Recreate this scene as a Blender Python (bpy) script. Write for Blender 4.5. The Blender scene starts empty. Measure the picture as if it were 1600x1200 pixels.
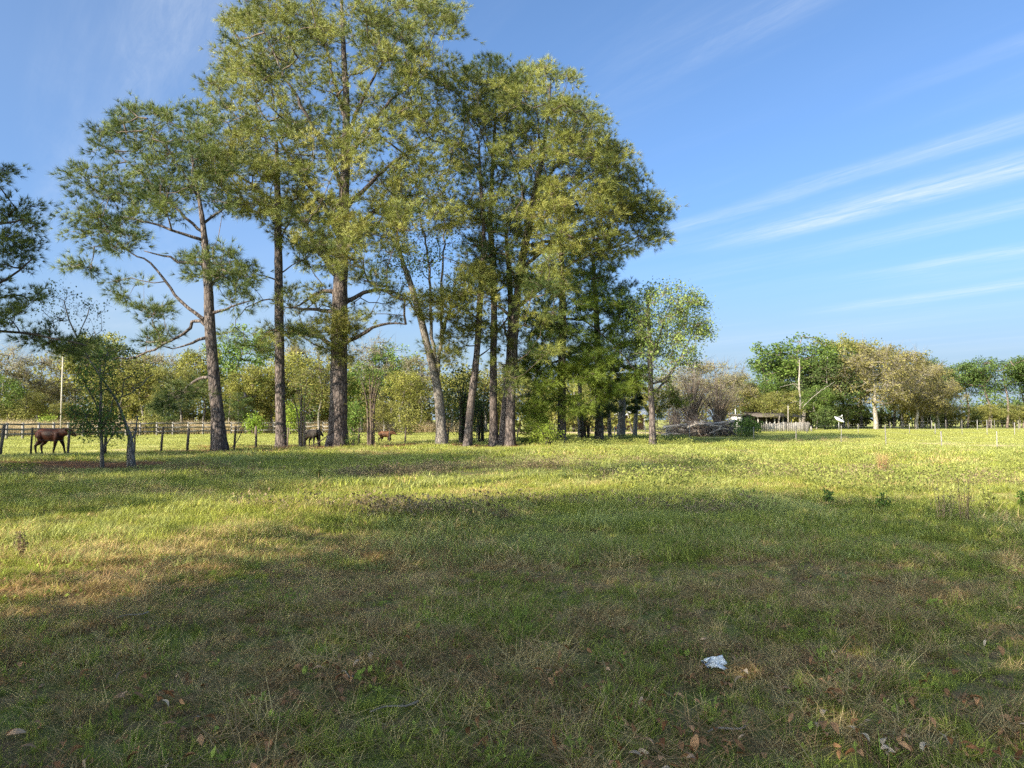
import bpy, math, random
import numpy as np
R = math.radians
PI = math.pi
S = bpy.context.scene
COL = S.collection

# ------------------------------------------------------------------ camera
FPX = 1202.0                      # focal length in pixels of the 1600 px wide photograph
PITCH = math.atan(55.0 / FPX)     # horizon sits 55 px under the picture centre
EYE = 1.6
cam = bpy.data.cameras.new('camera')
cam.sensor_width = 36.0
cam.lens = 36.0 * FPX / 1600.0
cam.clip_start = 0.05
cam.clip_end = 4000
cam_ob = bpy.data.objects.new('camera', cam)
COL.objects.link(cam_ob)
cam_ob.location = (0, 0, EYE)
cam_ob.rotation_euler = (PI / 2 + PITCH, 0, 0)
S.camera = cam_ob

# ------------------------------------------------------------------ light
SUN_EL = R(27)
SUN_AZ = R(47)                    # the sun stands behind the camera, this far round to the left
SUN_H = np.array([math.sin(SUN_AZ), math.cos(SUN_AZ)])      # horizontal travel of the light
sun = bpy.data.lights.new('sun', 'SUN')
sun.energy = 3.15
sun.angle = R(0.53)
sun.color = (1.0, 0.88, 0.70)
sun_ob = bpy.data.objects.new('sun', sun)
COL.objects.link(sun_ob)
sun_ob.rotation_euler = (PI / 2 - SUN_EL, 0, -SUN_AZ)
SKY_STRENGTH = 0.145
SKY_TINT = (0.565, 0.645, 0.635)
world = bpy.data.worlds.new('World')
S.world = world
world.use_nodes = True
S.view_settings.view_transform = 'Standard'
S.view_settings.look = 'None'
S.view_settings.exposure = 1.98
S.view_settings.gamma = 1.0
S.view_settings.use_curve_mapping = False
S.cycles.max_bounces = 6
S.cycles.diffuse_bounces = 3
S.cycles.sample_clamp_indirect = 4.0
S.cycles.glossy_bounces = 2
S.cycles.transmission_bounces = 4
S.cycles.transparent_max_bounces = 4
S.cycles.use_denoising = False
S.cycles.denoiser = 'OPENIMAGEDENOISE'
S.cycles.denoising_input_passes = 'RGB_ALBEDO_NORMAL'
S.cycles.denoising_prefilter = 'ACCURATE'
S.cycles.filter_width = 1.5
S.cycles.caustics_reflective = False
S.cycles.caustics_refractive = False


def build_world():
    nt = world.node_tree
    nt.nodes.clear()
    N = lambda t: nt.nodes.new(t)
    L = nt.links.new
    out = N('ShaderNodeOutputWorld')
    bg = N('ShaderNodeBackground')
    bg.inputs['Strength'].default_value = SKY_STRENGTH
    L(bg.outputs[0], out.inputs[0])
    sky = N('ShaderNodeTexSky')
    sky.sky_type = 'NISHITA'
    sky.sun_disc = False
    sky.sun_elevation = SUN_EL
    # direction towards the sun is (-sin az, -cos az); rotation 0 puts it at +Y, turning clockwise
    sky.sun_rotation = PI + SUN_AZ
    sky.altitude = 0
    sky.air_density = 0.6
    sky.dust_density = 5.0
    sky.ozone_density = 5.0
    tc = N('ShaderNodeTexCoord')
    sep = N('ShaderNodeSeparateXYZ')
    L(tc.outputs['Generated'], sep.inputs[0])

    def M(op, a, b=None, clamp=False):
        m = N('ShaderNodeMath')
        m.operation = op
        m.use_clamp = clamp
        for i, v in enumerate((a, b)):
            if v is None:
                continue
            if isinstance(v, (int, float)):
                m.inputs[i].default_value = v
            else:
                L(v, m.inputs[i])
        return m.outputs[0]
    zc = M('MAXIMUM', sep.outputs[2], 0.03)
    px = M('DIVIDE', sep.outputs[0], zc)
    py = M('DIVIDE', sep.outputs[1], zc)
    # axes along and across the high cirrus
    s = M('ADD', M('MULTIPLY', px, 0.529), M('MULTIPLY', py, -0.848))
    t = M('ADD', M('MULTIPLY', px, 0.848), M('MULTIPLY', py, 0.529))

    def noise(sx, tx, scale, detail, rough, dist=0.0):
        cb = N('ShaderNodeCombineXYZ')
        L(M('MULTIPLY', s, sx), cb.inputs[0])
        L(M('MULTIPLY', t, tx), cb.inputs[1])
        n = N('ShaderNodeTexNoise')
        n.inputs['Scale'].default_value = scale
        n.inputs['Detail'].default_value = detail
        n.inputs['Roughness'].default_value = rough
        n.inputs['Distortion'].default_value = dist
        L(cb.outputs[0], n.inputs['Vector'])
        return n.outputs['Fac']

    def ramp(v, lo, hi):
        mr = N('ShaderNodeMapRange')
        mr.interpolation_type = 'SMOOTHSTEP'
        mr.inputs[1].default_value = lo
        mr.inputs[2].default_value = hi
        L(v, mr.inputs[0])
        return mr.outputs[0]
    wisps = ramp(noise(0.22, 1.3, 1.0, 6, 0.6, 0.4), 0.47, 0.82)
    veil = ramp(noise(0.12, 0.35, 1.0, 4, 0.5), 0.40, 0.80)
    fib = ramp(noise(0.7, 4.5, 1.0, 8, 0.75, 1.2), 0.28, 0.80)
    fib2 = ramp(noise(2.2, 10.0, 1.0, 6, 0.75, 1.4), 0.25, 0.85)
    fine = M('ADD', M('MULTIPLY', fib, 0.7), M('MULTIPLY', fib2, 0.5))
    warp = M('MULTIPLY', M('SUBTRACT', noise(0.8, 0.25, 1.0, 4, 0.6), 0.5), 0.30)
    tw = M('ADD', t, warp)
    cl = M('ADD', M('MULTIPLY', M('MULTIPLY', wisps, fine), 0.30), M('MULTIPLY', veil, 0.16))
    # bands of cirrus drawn out along the wind: place across it, half width, strength, reach along it
    for t0, w, amp, s0, s1 in ((3.33, 0.27, 0.80, -3.5, 1.5), (2.84, 0.16, 0.36, -4.0, 1.2), (2.25, 0.10, 0.30, -1.7, 1.2), (3.95, 0.26, 0.42, -3.3, 1.4), (4.95, 0.30, 0.5, -3.6, 1.5),
                               (1.55, 0.12, 0.25, -2.0, 2.0), (6.2, 0.4, 0.5, -5.0, 1.0), (0.3, 0.2, 0.3, -3.0, 2.0), (-1.6, 0.3, 0.35, -4.0, 3.0), (-3.4, 0.3, 0.3, -5.0, 2.0)):
        d = M('SUBTRACT', 1.0, ramp(M('ABSOLUTE', M('SUBTRACT', tw, t0)), 0.0, w))
        e = M('MULTIPLY', ramp(s, s0, s0 + 1.3), M('SUBTRACT', 1.0, ramp(s, s1 - 1.5, s1)))
        cl = M('ADD', cl, M('MULTIPLY', M('MULTIPLY', d, e), M('MULTIPLY', fine, amp)))
    cl = M('MULTIPLY', cl, ramp(sep.outputs[2], 0.015, 0.12), True)
    veil2 = M('MULTIPLY', M('SUBTRACT', 1.0, ramp(sep.outputs[2], 0.02, 0.22)), 0.75)
    mix = N('ShaderNodeMix')
    mix.data_type = 'RGBA'
    L(cl, mix.inputs['Factor'])
    # soft shoulder on the sky's own range, as the camera that took the photograph has
    sc = N('ShaderNodeVectorMath')
    sc.operation = 'SCALE'
    sc.inputs['Scale'].default_value = SKY_STRENGTH
    L(sky.outputs[0], sc.inputs[0])
    gm = N('ShaderNodeGamma')
    gm.inputs['Gamma'].default_value = 1.0
    L(sc.outputs[0], gm.inputs[0])
    hs = N('ShaderNodeVectorMath')
    hs.operation = 'MULTIPLY'
    hs.inputs[1].default_value = tuple(c / SKY_STRENGTH for c in SKY_TINT)
    L(gm.outputs[0], hs.inputs[0])
    low = N('ShaderNodeMix')
    low.data_type = 'RGBA'
    L(veil2, low.inputs['Factor'])
    L(hs.outputs[0], low.inputs['A'])
    low.inputs['B'].default_value = (1.06, 1.40, 1.72, 1)
    L(low.outputs['Result'], mix.inputs['A'])
    mix.inputs['B'].default_value = (1.75, 1.88, 2.0, 1)
    L(mix.outputs['Result'], bg.inputs['Color'])


build_world()

# ------------------------------------------------------------------ projection helpers
CT, ST = math.cos(PITCH), math.sin(PITCH)


def P(px, py, d):
    """Point that lies d metres out (along +Y) and shows at pixel px,py of the 1600x1200 photograph."""
    u = (px - 800.0) / FPX
    v = (600.0 - py) / FPX
    y = CT - ST * v
    z = ST + CT * v
    k = d / y
    return np.array([u * k, d, EYE + z * k])


def XY(px, d):
    return (px - 800.0) / FPX * d


def dist_of(py):
    """Ground distance of a foot point seen at row py."""
    return EYE * FPX / (py - 655.0)


rngN = np.random.default_rng(5)
_lat = rngN.random((256, 256))


def vnoise(x, y, s):
    x = np.asarray(x, float) / s + 1000.3
    y = np.asarray(y, float) / s + 1000.7
    i, j = np.floor(x).astype(int), np.floor(y).astype(int)
    fx, fy = x - i, y - j
    fx = fx * fx * (3 - 2 * fx)
    fy = fy * fy * (3 - 2 * fy)
    g = lambda a, b: _lat[a % 256, b % 256]
    return (g(i, j) * (1 - fx) + g(i + 1, j) * fx) * (1 - fy) + (g(i, j + 1) * (1 - fx) + g(i + 1, j + 1) * fx) * fy


def gz(x, y):
    x = np.asarray(x, float)
    y = np.asarray(y, float)
    near = np.clip((90 - np.hypot(x, y)) / 60, 0, 1)
    h = (vnoise(x, y, 4.0) - .5) * .16 + (vnoise(x + 31, y, 1.1) - .5) * .07 + (vnoise(x, y + 77, .35) - .5) * .03
    return h * near * np.clip((np.hypot(x, y) - .5) / 3, 0.1, 1)


# ------------------------------------------------------------------ mesh helpers
class MB:
    def __init__(self):
        self.v, self.q, self.t, self.c, self.n = [], [], [], [], 0

    def add(self, v, quads=None, tris=None, tint=None):
        v = np.asarray(v, float).reshape(-1, 3)
        self.v.append(v)
        if quads is not None and len(quads):
            self.q.append(np.asarray(quads, int).reshape(-1, 4) + self.n)
        if tris is not None and len(tris):
            self.t.append(np.asarray(tris, int).reshape(-1, 3) + self.n)
        if tint is None:
            tint = .5
        self.c.append(np.broadcast_to(np.asarray(tint, float), (len(v),)))
        self.n += len(v)
        return self

    def mesh(self, name, mat, origin=(0, 0, 0), smooth=False):
        me = bpy.data.meshes.new(name)
        v = np.concatenate(self.v) - np.asarray(origin, float)
        q = np.concatenate(self.q) if self.q else np.zeros((0, 4), int)
        t = np.concatenate(self.t) if self.t else np.zeros((0, 3), int)
        me.vertices.add(len(v))
        me.vertices.foreach_set('co', v.astype(np.float32).ravel())
        nl = q.size + t.size
        me.loops.add(nl)
        me.loops.foreach_set('vertex_index', np.concatenate([q.ravel(), t.ravel()]).astype(np.int32))
        me.polygons.add(len(q) + len(t))
        st = np.concatenate([np.arange(len(q)) * 4, q.size + np.arange(len(t)) * 3]).astype(np.int32)
        me.polygons.foreach_set('loop_start', st)
        if smooth:
            me.polygons.foreach_set('use_smooth', np.ones(len(q) + len(t), bool))
        a = me.attributes.new('tint', 'FLOAT', 'POINT')
        a.data.foreach_set('value', np.concatenate(self.c).astype(np.float32))
        me.update(calc_edges=True)
        if mat is not None:
            me.materials.append(mat)
        return me


def link(name, me, parent=None, kind=None, loc=None):
    o = bpy.data.objects.new(name, me)
    COL.objects.link(o)
    if parent is not None:
        o.parent = parent
    if kind:
        o['kind'] = kind
    if loc is not None:
        o.location = loc
    return o


def thing(name, label, cat, loc=(0, 0, 0), group=None):
    o = bpy.data.objects.new(name, None)
    COL.objects.link(o)
    o.location = loc
    o.empty_display_size = .2
    return tag(o, label, cat, group)


def tag(o, label, cat, group=None):
    o['label'] = label
    o['category'] = cat
    if group:
        o['group'] = group
    return o


def dup(root, loc, rot=(0, 0, 0), scale=(1, 1, 1), label=None, name=None):
    r = root.copy()
    if name:
        r.name = name
    COL.objects.link(r)
    r.location, r.rotation_euler, r.scale = loc, rot, scale
    if label:
        r['label'] = label
    for ch in list(root.children):
        c = ch.copy()
        COL.objects.link(c)
        c.parent = r
        for g in ch.children:
            e = g.copy()
            COL.objects.link(e)
            e.parent = c
    return r


def tube(mb, pts, rad, sides=6, tint=.5, cap=True, wob=0.0, rng=None):
    pts = np.asarray(pts, float)
    rad = np.broadcast_to(np.asarray(rad, float), (len(pts),))
    tan = np.gradient(pts, axis=0)
    tan /= np.linalg.norm(tan, axis=1)[:, None] + 1e-9
    ref = np.array([0., 0, 1]) if abs(tan[:, 2].mean()) < .8 else np.array([1., 0, 0])
    a = np.cross(tan, ref)
    a /= np.linalg.norm(a, axis=1)[:, None] + 1e-9
    b = np.cross(tan, a)
    th = np.arange(sides) / sides * 2 * PI
    rr = rad[:, None] * np.ones(sides)
    if wob and rng is not None:
        rr = rr * (1 + (rng.random((len(pts), sides)) - .5) * wob)
    v = pts[:, None] + (a[:, None] * np.cos(th)[None, :, None] + b[:, None] * np.sin(th)[None, :, None]) * rr[..., None]
    n = len(pts)
    i = np.arange(n - 1)[:, None] * sides
    j = np.arange(sides)[None]
    k = (j + 1) % sides
    q = np.stack([i + j, i + k, i + sides + k, i + sides + j], -1).reshape(-1, 4)
    v = v.reshape(-1, 3)
    tris = None
    if cap:
        v = np.concatenate([v, pts[-1:] + tan[-1:] * rad[-1] * .3, pts[:1]])
        e = n * sides
        o = (n - 1) * sides
        tris = [[o + x, o + (x + 1) % sides, e] for x in range(sides)] + [[(x + 1) % sides, x, e + 1] for x in range(sides)]
    if np.ndim(tint):
        tint = np.concatenate([np.repeat(tint, sides), [tint[-1], tint[0]] if cap else []])
    mb.add(v, q, tris, tint)


def box(mb, lo, hi, tint=.5):
    x0, y0, z0 = lo
    x1, y1, z1 = hi
    v = [(x, y, z) for z in (z0, z1) for y in (y0, y1) for x in (x0, x1)]
    mb.add(v, [(0, 2, 3, 1), (4, 5, 7, 6), (0, 1, 5, 4), (2, 6, 7, 3), (0, 4, 6, 2), (1, 3, 7, 5)], None, tint)


def beam(mb, a, b, w, h, tint=.5):
    """rectangular bar from a to b, w across, h along up"""
    a, b = np.asarray(a, float), np.asarray(b, float)
    d = (b - a) / np.linalg.norm(b - a)
    up = np.array([0., 0, 1]) if abs(d[2]) < .9 else np.array([0., 1, 0])
    s = np.cross(d, up)
    s /= np.linalg.norm(s)
    u = np.cross(s, d)
    v = [p + s * i * w / 2 + u * j * h / 2 for p in (a, b) for i, j in ((-1, -1), (1, -1), (1, 1), (-1, 1))]
    mb.add(v, [(0, 1, 5, 4), (1, 2, 6, 5), (2, 3, 7, 6), (3, 0, 4, 7), (0, 3, 2, 1), (4, 5, 6, 7)], None, tint)


def resample(pts, step):
    pts = np.asarray(pts, float)
    # catmull-rom through the points
    if len(pts) > 2:
        e = np.concatenate([[2 * pts[0] - pts[1]], pts, [2 * pts[-1] - pts[-2]]])
        out = []
        for i in range(1, len(e) - 2):
            n = max(2, int(np.linalg.norm(e[i + 1][:3] - e[i][:3]) / step))
            for t in np.arange(n) / n:
                out.append(.5 * ((2 * e[i]) + (e[i + 1] - e[i - 1]) * t + (2 * e[i - 1] - 5 * e[i] + 4 * e[i + 1] - e[i + 2]) * t * t
                                 + (3 * e[i] - e[i - 1] - 3 * e[i + 1] + e[i + 2]) * t ** 3))
        out.append(e[-2])
        return np.array(out)
    n = max(2, int(np.linalg.norm(pts[1][:3] - pts[0][:3]) / step))
    return pts[0] + (pts[1] - pts[0]) * (np.arange(n + 1) / n)[:, None]


# ------------------------------------------------------------------ materials
def new_mat(name):
    m = bpy.data.materials.new(name)
    m.use_nodes = True
    nt = m.node_tree
    nt.nodes.clear()
    out = nt.nodes.new('ShaderNodeOutputMaterial')
    return m, nt, out


def nnode(nt, t, **kw):
    n = nt.nodes.new(t)
    for k, v in kw.items():
        if k in n.inputs:
            n.inputs[k].default_value = v
        else:
            setattr(n, k, v)
    return n


def mixc(nt, fac, a, b, blend='MIX'):
    m = nt.nodes.new('ShaderNodeMix')
    m.data_type = 'RGBA'
    m.blend_type = blend
    for s, v in (('Factor', fac), ('A', a), ('B', b)):
        if isinstance(v, (int, float)):
            m.inputs[s].default_value = v
        elif isinstance(v, tuple):
            m.inputs[s].default_value = (*v, 1)
        else:
            nt.links.new(v, m.inputs[s])
    return m.outputs['Result']


def ramp(nt, src, stops):
    r = nt.nodes.new('ShaderNodeValToRGB')
    el = r.color_ramp.elements
    while len(el) < len(stops):
        el.new(.5)
    for e, (p, c) in zip(el, stops):
        e.position = p
        e.color = (*c, 1) if len(c) == 3 else c
    nt.links.new(src, r.inputs[0])
    return r.outputs[0]


def leaf_mat(name, dark, light, transl=.35, rough=.55, spec=.12, var=.35, patch=None, accent=None):
    """two-tone foliage; tint runs per leaf, a slow world-space noise shifts whole clumps"""
    m, nt, out = new_mat(name)
    L = nt.links.new
    at = nnode(nt, 'ShaderNodeAttribute', attribute_name='tint')
    geo = nnode(nt, 'ShaderNodeNewGeometry')
    nz = nnode(nt, 'ShaderNodeTexNoise', Scale=patch or .6, Detail=3.0)
    L(geo.outputs['Position'], nz.inputs['Vector'])
    oi = nnode(nt, 'ShaderNodeObjectInfo')
    a = nnode(nt, 'ShaderNodeMath', operation='MULTIPLY_ADD')
    L(nz.outputs['Fac'], a.inputs[0])
    a.inputs[1].default_value = 1.3
    a.inputs[2].default_value = -.65
    b = nnode(nt, 'ShaderNodeMath', operation='ADD', use_clamp=True)
    L(a.outputs[0], b.inputs[0])
    L(at.outputs['Fac'], b.inputs[1])
    stops = [(0, dark), (1, light)]
    if accent:
        stops = [(0, dark), (.72, light), (1, accent)]
    c = ramp(nt, b.outputs[0], stops)
    mr = nnode(nt, 'ShaderNodeMapRange')
    mr.inputs[3].default_value = 1 - var
    mr.inputs[4].default_value = 1 + var
    L(oi.outputs['Random'], mr.inputs[0])
    vm = nnode(nt, 'ShaderNodeVectorMath', operation='SCALE')
    L(c, vm.inputs[0])
    L(mr.outputs[0], vm.inputs['Scale'])
    pb = nnode(nt, 'ShaderNodeBsdfPrincipled', Roughness=rough)
    pb.inputs['Specular IOR Level'].default_value = spec
    L(vm.outputs[0], pb.inputs['Base Color'])
    tr = nnode(nt, 'ShaderNodeBsdfTranslucent')
    L(vm.outputs[0], tr.inputs['Color'])
    mx = nnode(nt, 'ShaderNodeMixShader')
    mx.inputs[0].default_value = transl
    L(pb.outputs[0], mx.inputs[1])
    L(tr.outputs[0], mx.inputs[2])
    L(mx.outputs[0], out.inputs[0])
    return m


def bark_mat(name, dark, light, scale=9.0, stretch=.28, bump=.6, moss=None):
    m, nt, out = new_mat(name)
    L = nt.links.new
    tc = nnode(nt, 'ShaderNodeNewGeometry')
    mp = nnode(nt, 'ShaderNodeMapping')
    mp.inputs['Scale'].default_value = (1, 1, stretch)
    L(tc.outputs['Position'], mp.inputs['Vector'])
    vo = nnode(nt, 'ShaderNodeTexVoronoi', Scale=scale, feature='DISTANCE_TO_EDGE')
    n1 = nnode(nt, 'ShaderNodeTexNoise', Scale=scale * .8, Detail=5.0, Roughness=.65)
    n2 = nnode(nt, 'ShaderNodeTexNoise', Scale=1.1, Detail=3.0)
    L(mp.outputs[0], n1.inputs['Vector'])
    ad = nnode(nt, 'ShaderNodeVectorMath', operation='ADD')
    L(mp.outputs[0], ad.inputs[0])
    sc = nnode(nt, 'ShaderNodeVectorMath', operation='SCALE')
    sc.inputs['Scale'].default_value = .12
    L(n1.outputs['Color'], sc.inputs[0])
    L(sc.outputs[0], ad.inputs[1])
    L(ad.outputs[0], vo.inputs['Vector'])
    L(tc.outputs['Position'], n2.inputs['Vector'])
    f = nnode(nt, 'ShaderNodeMapRange')
    f.inputs[1].default_value = 0
    f.inputs[2].default_value = .22
    L(vo.outputs['Distance'], f.inputs[0])
    mul = nnode(nt, 'ShaderNodeMath', operation='MULTIPLY')
    L(f.outputs[0], mul.inputs[0])
    L(n1.outputs['Fac'], mul.inputs[1])
    c = ramp(nt, mul.outputs[0], [(0.02, dark), (.62, light)])
    g = tuple(x * .55 for x in light)
    c = mixc(nt, ramp(nt, n2.outputs['Fac'], [(.45, (0, 0, 0)), (.75, (.75, .75, .75))]), c, moss or g)
    pb = nnode(nt, 'ShaderNodeBsdfPrincipled', Roughness=.9)
    pb.inputs['Specular IOR Level'].default_value = .15
    L(c, pb.inputs['Base Color'])
    bp = nnode(nt, 'ShaderNodeBump', Strength=bump, Distance=.04)
    L(mul.outputs[0], bp.inputs['Height'])
    L(bp.outputs[0], pb.inputs['Normal'])
    L(pb.outputs[0], out.inputs[0])
    return m


def plain_mat(name, c1, c2, scale=6.0, rough=.8, bump=.2, stretch=(1, 1, 1), spec=.2, metallic=0, grain=4.0):
    m, nt, out = new_mat(name)
    L = nt.links.new
    g = nnode(nt, 'ShaderNodeTexCoord')
    mp = nnode(nt, 'ShaderNodeMapping')
    mp.inputs['Scale'].default_value = stretch
    L(g.outputs['Object'], mp.inputs['Vector'])
    n = nnode(nt, 'ShaderNodeTexNoise', Scale=scale, Detail=grain, Roughness=.6)
    L(mp.outputs[0], n.inputs['Vector'])
    at = nnode(nt, 'ShaderNodeAttribute', attribute_name='tint')
    ad = nnode(nt, 'ShaderNodeMath', operation='MULTIPLY_ADD')
    L(at.outputs['Fac'], ad.inputs[0])
    ad.inputs[1].default_value = .8
    ad.inputs[2].default_value = -.4
    a2 = nnode(nt, 'ShaderNodeMath', operation='ADD', use_clamp=True)
    L(n.outputs['Fac'], a2.inputs[0])
    L(ad.outputs[0], a2.inputs[1])
    c = ramp(nt, a2.outputs[0], [(.28, c1), (.72, c2)])
    pb = nnode(nt, 'ShaderNodeBsdfPrincipled', Roughness=rough, Metallic=metallic)
    pb.inputs['Specular IOR Level'].default_value = spec
    L(c, pb.inputs['Base Color'])
    bp = nnode(nt, 'ShaderNodeBump', Strength=bump, Distance=.02)
    L(n.outputs['Fac'], bp.inputs['Height'])
    L(bp.outputs[0], pb.inputs['Normal'])
    L(pb.outputs[0], out.inputs[0])
    return m


M = dict(
    pine_bark=bark_mat('pine_bark', (.035, .029, .027), (.205, .168, .148), 7.0, .35, .9),
    pine_bark_far=bark_mat('pine_bark_far', (.10, .075, .06), (.30, .24, .20), 6.0, .35, .5),
    far_bark=bark_mat('far_bark', (.11, .095, .07), (.30, .265, .20), 8.0, .3, .3),
    grey_bark=bark_mat('grey_bark', (.09, .08, .068), (.30, .27, .235), 10.0, .3, .5),
    pale_bark=bark_mat('pale_bark', (.17, .15, .12), (.40, .36, .30), 4.0, .3, .4),
    twig=plain_mat('twig', (.07, .052, .04), (.20, .155, .12), 8, .9),
    pale_twig=plain_mat('pale_twig', (.14, .115, .085), (.32, .27, .21), 8, .9),
    dark_twig=plain_mat('dark_twig', (.035, .028, .024), (.10, .08, .065), 8, .9),
    needles=leaf_mat('needles', (0.038, 0.066, 0.016), (0.255, 0.268, 0.058), .18, .5, .3, .10, accent=(.30, .28, .07)),
    needles_green=leaf_mat('needles_green', (0.038, 0.072, 0.018), (0.22, 0.255, 0.056), .18, .5, .3, .12),
    needles_bright=leaf_mat('needles_bright', (0.08, 0.14, 0.022), (0.29, 0.36, 0.06), .42, .5, .3, .08),
    leaves_green=leaf_mat('leaves_green', (0.06, 0.125, 0.025), (0.2, 0.3, 0.055), .45, .45, .3, .12),
    leaves_pale=leaf_mat('leaves_pale', (0.16, 0.235, 0.05), (0.37, 0.45, 0.12), .45, .5, .25, .12),
    leaves_dark=leaf_mat('leaves_dark', (.025, .055, .018), (.095, .145, .038), .35, .45, .3, .12),
    far_olive=leaf_mat('far_olive', (0.14, 0.15, 0.042), (0.32, 0.305, 0.085), .42, .7, .1, .18, .35),
    far_yellow=leaf_mat('far_yellow', (0.165, 0.175, 0.04), (0.36, 0.345, 0.085), .42, .7, .1, .15, .35),
    far_green=leaf_mat('far_green', (.08, .14, .03), (.22, .30, .065), .42, .7, .1, .18, .35),
    far_bright=leaf_mat('far_bright', (.14, .22, .03), (.32, .39, .06), .42, .7, .1, .12, .35),
    far_dark=leaf_mat('far_dark', (.045, .075, .025), (.13, .17, .05), .38, .7, .1, .18, .35),
    far_tan=leaf_mat('far_tan', (0.18, 0.16, 0.055), (0.37, 0.33, 0.12), .42, .7, .1, .12, .3),
    far_bud=leaf_mat('far_bud', (0.2, 0.18, 0.075), (0.38, 0.35, 0.15), .42, .7, .1, .12, .3),
    far_pine=leaf_mat('far_pine', (.055, .10, .03), (.16, .225, .06), .38, .7, .1, .12, .35),
)


# ------------------------------------------------------------------ foliage primitives
def unit(v):
    return v / (np.linalg.norm(v, axis=-1, keepdims=True) + 1e-9)


def needle_tufts(mb, pos, axis, rng, n=12, length=.22, width=.017, spread=1.15, tint=None):
    """brush of pointed needles round each tuft"""
    T = len(pos)
    p = np.repeat(pos, n, 0)
    ax = np.repeat(axis, n, 0)
    d = unit(ax + unit(rng.normal(size=(T * n, 3))) * spread * rng.uniform(.35, 1, (T * n, 1)))
    l = length * rng.uniform(.7, 1.15, (T * n, 1))
    side = unit(np.cross(d, rng.normal(size=(T * n, 3)))) * width * .5
    base = p - ax * length * .25 * rng.random((T * n, 1))
    tip = base + d * l
    tip[:, 2] -= (l[:, 0] * .12)
    v = np.stack([base - side, base + side, tip], 1).reshape(-1, 3)
    t = np.arange(T * n * 3).reshape(-1, 3)
    tt = np.repeat(np.repeat(tint if tint is not None else rng.random(T), n) + rng.normal(0, .12, T * n), 3)
    mb.add(v, None, t, np.clip(tt, 0, 1))


def leaf_faces(mb, pos, rng, size=.1, droop=.3, tint=None, aspect=.55, up=.5):
    """pointed leaves (two triangles with a fold) turned every way"""
    n = len(pos)
    d = unit(rng.normal(size=(n, 3)) + np.array([0, 0, -droop]))
    nrm = unit(rng.normal(size=(n, 3)) + np.array([0, 0, up * 2]))
    s = unit(np.cross(d, nrm))
    l = size * rng.uniform(.6, 1.3, (n, 1))
    nn = np.cross(s, d)
    mid = pos + d * l * .45
    v = np.stack([pos, mid + s * l * aspect * .5 + nn * l * .08, pos + d * l, mid - s * l * aspect * .5 + nn * l * .08], 1).reshape(-1, 3)
    b = np.arange(n) * 4
    t = np.stack([np.stack([b, b + 1, b + 2], 1), np.stack([b, b + 2, b + 3], 1)], 1).reshape(-1, 3)
    tt = np.repeat(np.clip((tint if tint is not None else .5) + rng.normal(0, .2, n), 0, 1), 4)
    mb.add(v, None, t, tt)


def twig_rays(mb, a, b, w, tint=.5):
    """thin three-sided spikes from a to b"""
    n = len(a)
    if n == 0:
        return
    d = unit(b - a)
    s = unit(np.cross(d, np.array([.3, .5, .8])))
    u = np.cross(d, s)
    w = np.broadcast_to(np.asarray(w, float), (n,))[:, None]
    v = np.stack([a + s * w, a - s * w * .5 + u * w * .86, a - s * w * .5 - u * w * .86, b], 1).reshape(-1, 3)
    i = np.arange(n) * 4
    t = np.concatenate([np.stack([i, i + 1, i + 3], 1), np.stack([i + 1, i + 2, i + 3], 1), np.stack([i + 2, i, i + 3], 1)])
    mb.add(v, None, t, tint)


# ------------------------------------------------------------------ tree growth
class Skeleton:
    def __init__(self):
        self.pos = np.zeros((0, 3))
        self.par = []
        self.paths = []

    def add_path(self, pts, parent, fixed=None):
        i0 = len(self.par)
        self.pos = np.concatenate([self.pos, pts]) if len(self.pos) else np.array(pts)
        self.par += [parent if k == 0 else i0 + k - 1 for k in range(len(pts))]
        self.paths.append((i0, len(pts), parent, fixed))
        return i0

    def nearest(self, c, zbias=.7, skip=0):
        d = self.pos[skip:] - c
        cost = np.linalg.norm(d, axis=1) + zbias * np.maximum(0, d[:, 2])
        return int(np.argmin(cost)) + skip


def grow(sk, clumps, rng, centre_xy=None, step=.5, lift=.15, zbias=.7, skip=0):
    """join every clump to the nearest wood so far, near ones first"""
    d0 = np.array([np.min(np.linalg.norm(sk.pos[skip:] - c, axis=1)) for c in clumps])
    for i in np.argsort(d0):
        c = clumps[i]
        n = sk.nearest(c, zbias, skip)
        a = sk.pos[n]
        L = np.linalg.norm(c - a)
        if L < .05:
            c = c + np.array([.1, 0, .1])
            L = .15
        k = max(2, int(L / step))
        ctrl = (a + c) / 2 + rng.normal(size=3) * L * .10 + np.array([0, 0, -lift * L])
        t = (np.arange(1, k + 1) / k)[:, None]
        pts = a * (1 - t) ** 2 + 2 * ctrl * t * (1 - t) + c * t ** 2
        pts[:-1] += rng.normal(size=(k - 1, 3)) * .035 * min(L, 2)
        sk.add_path(pts, n)


def wood(sk, mb, tip=.012, power=.45, sides=5, rmax=None, fade=None):
    """tubes for the grown paths, thick where much hangs on them"""
    cnt = np.zeros(len(sk.par))
    for (i0, n, par, fixed) in sk.paths:
        if fixed is not None:
            continue
        j = i0 + n - 1
        while j >= 0:
            cnt[j] += 1
            j = sk.par[j]
    r = tip * np.maximum(cnt, 1) ** power
    if rmax:
        r = np.minimum(r, rmax)
    for (i0, n, par, fixed) in sk.paths:
        if fixed is not None:
            continue
        pts = np.concatenate([sk.pos[par:par + 1], sk.pos[i0:i0 + n]])
        rr = np.concatenate([[min(r[i0] * 1.15, 1)], r[i0:i0 + n]])
        rr[-1] *= .5
        s = sides if rr[0] > tip * 2.2 else 3
        tube(mb, pts, rr, s, .5, cap=False)


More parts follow.
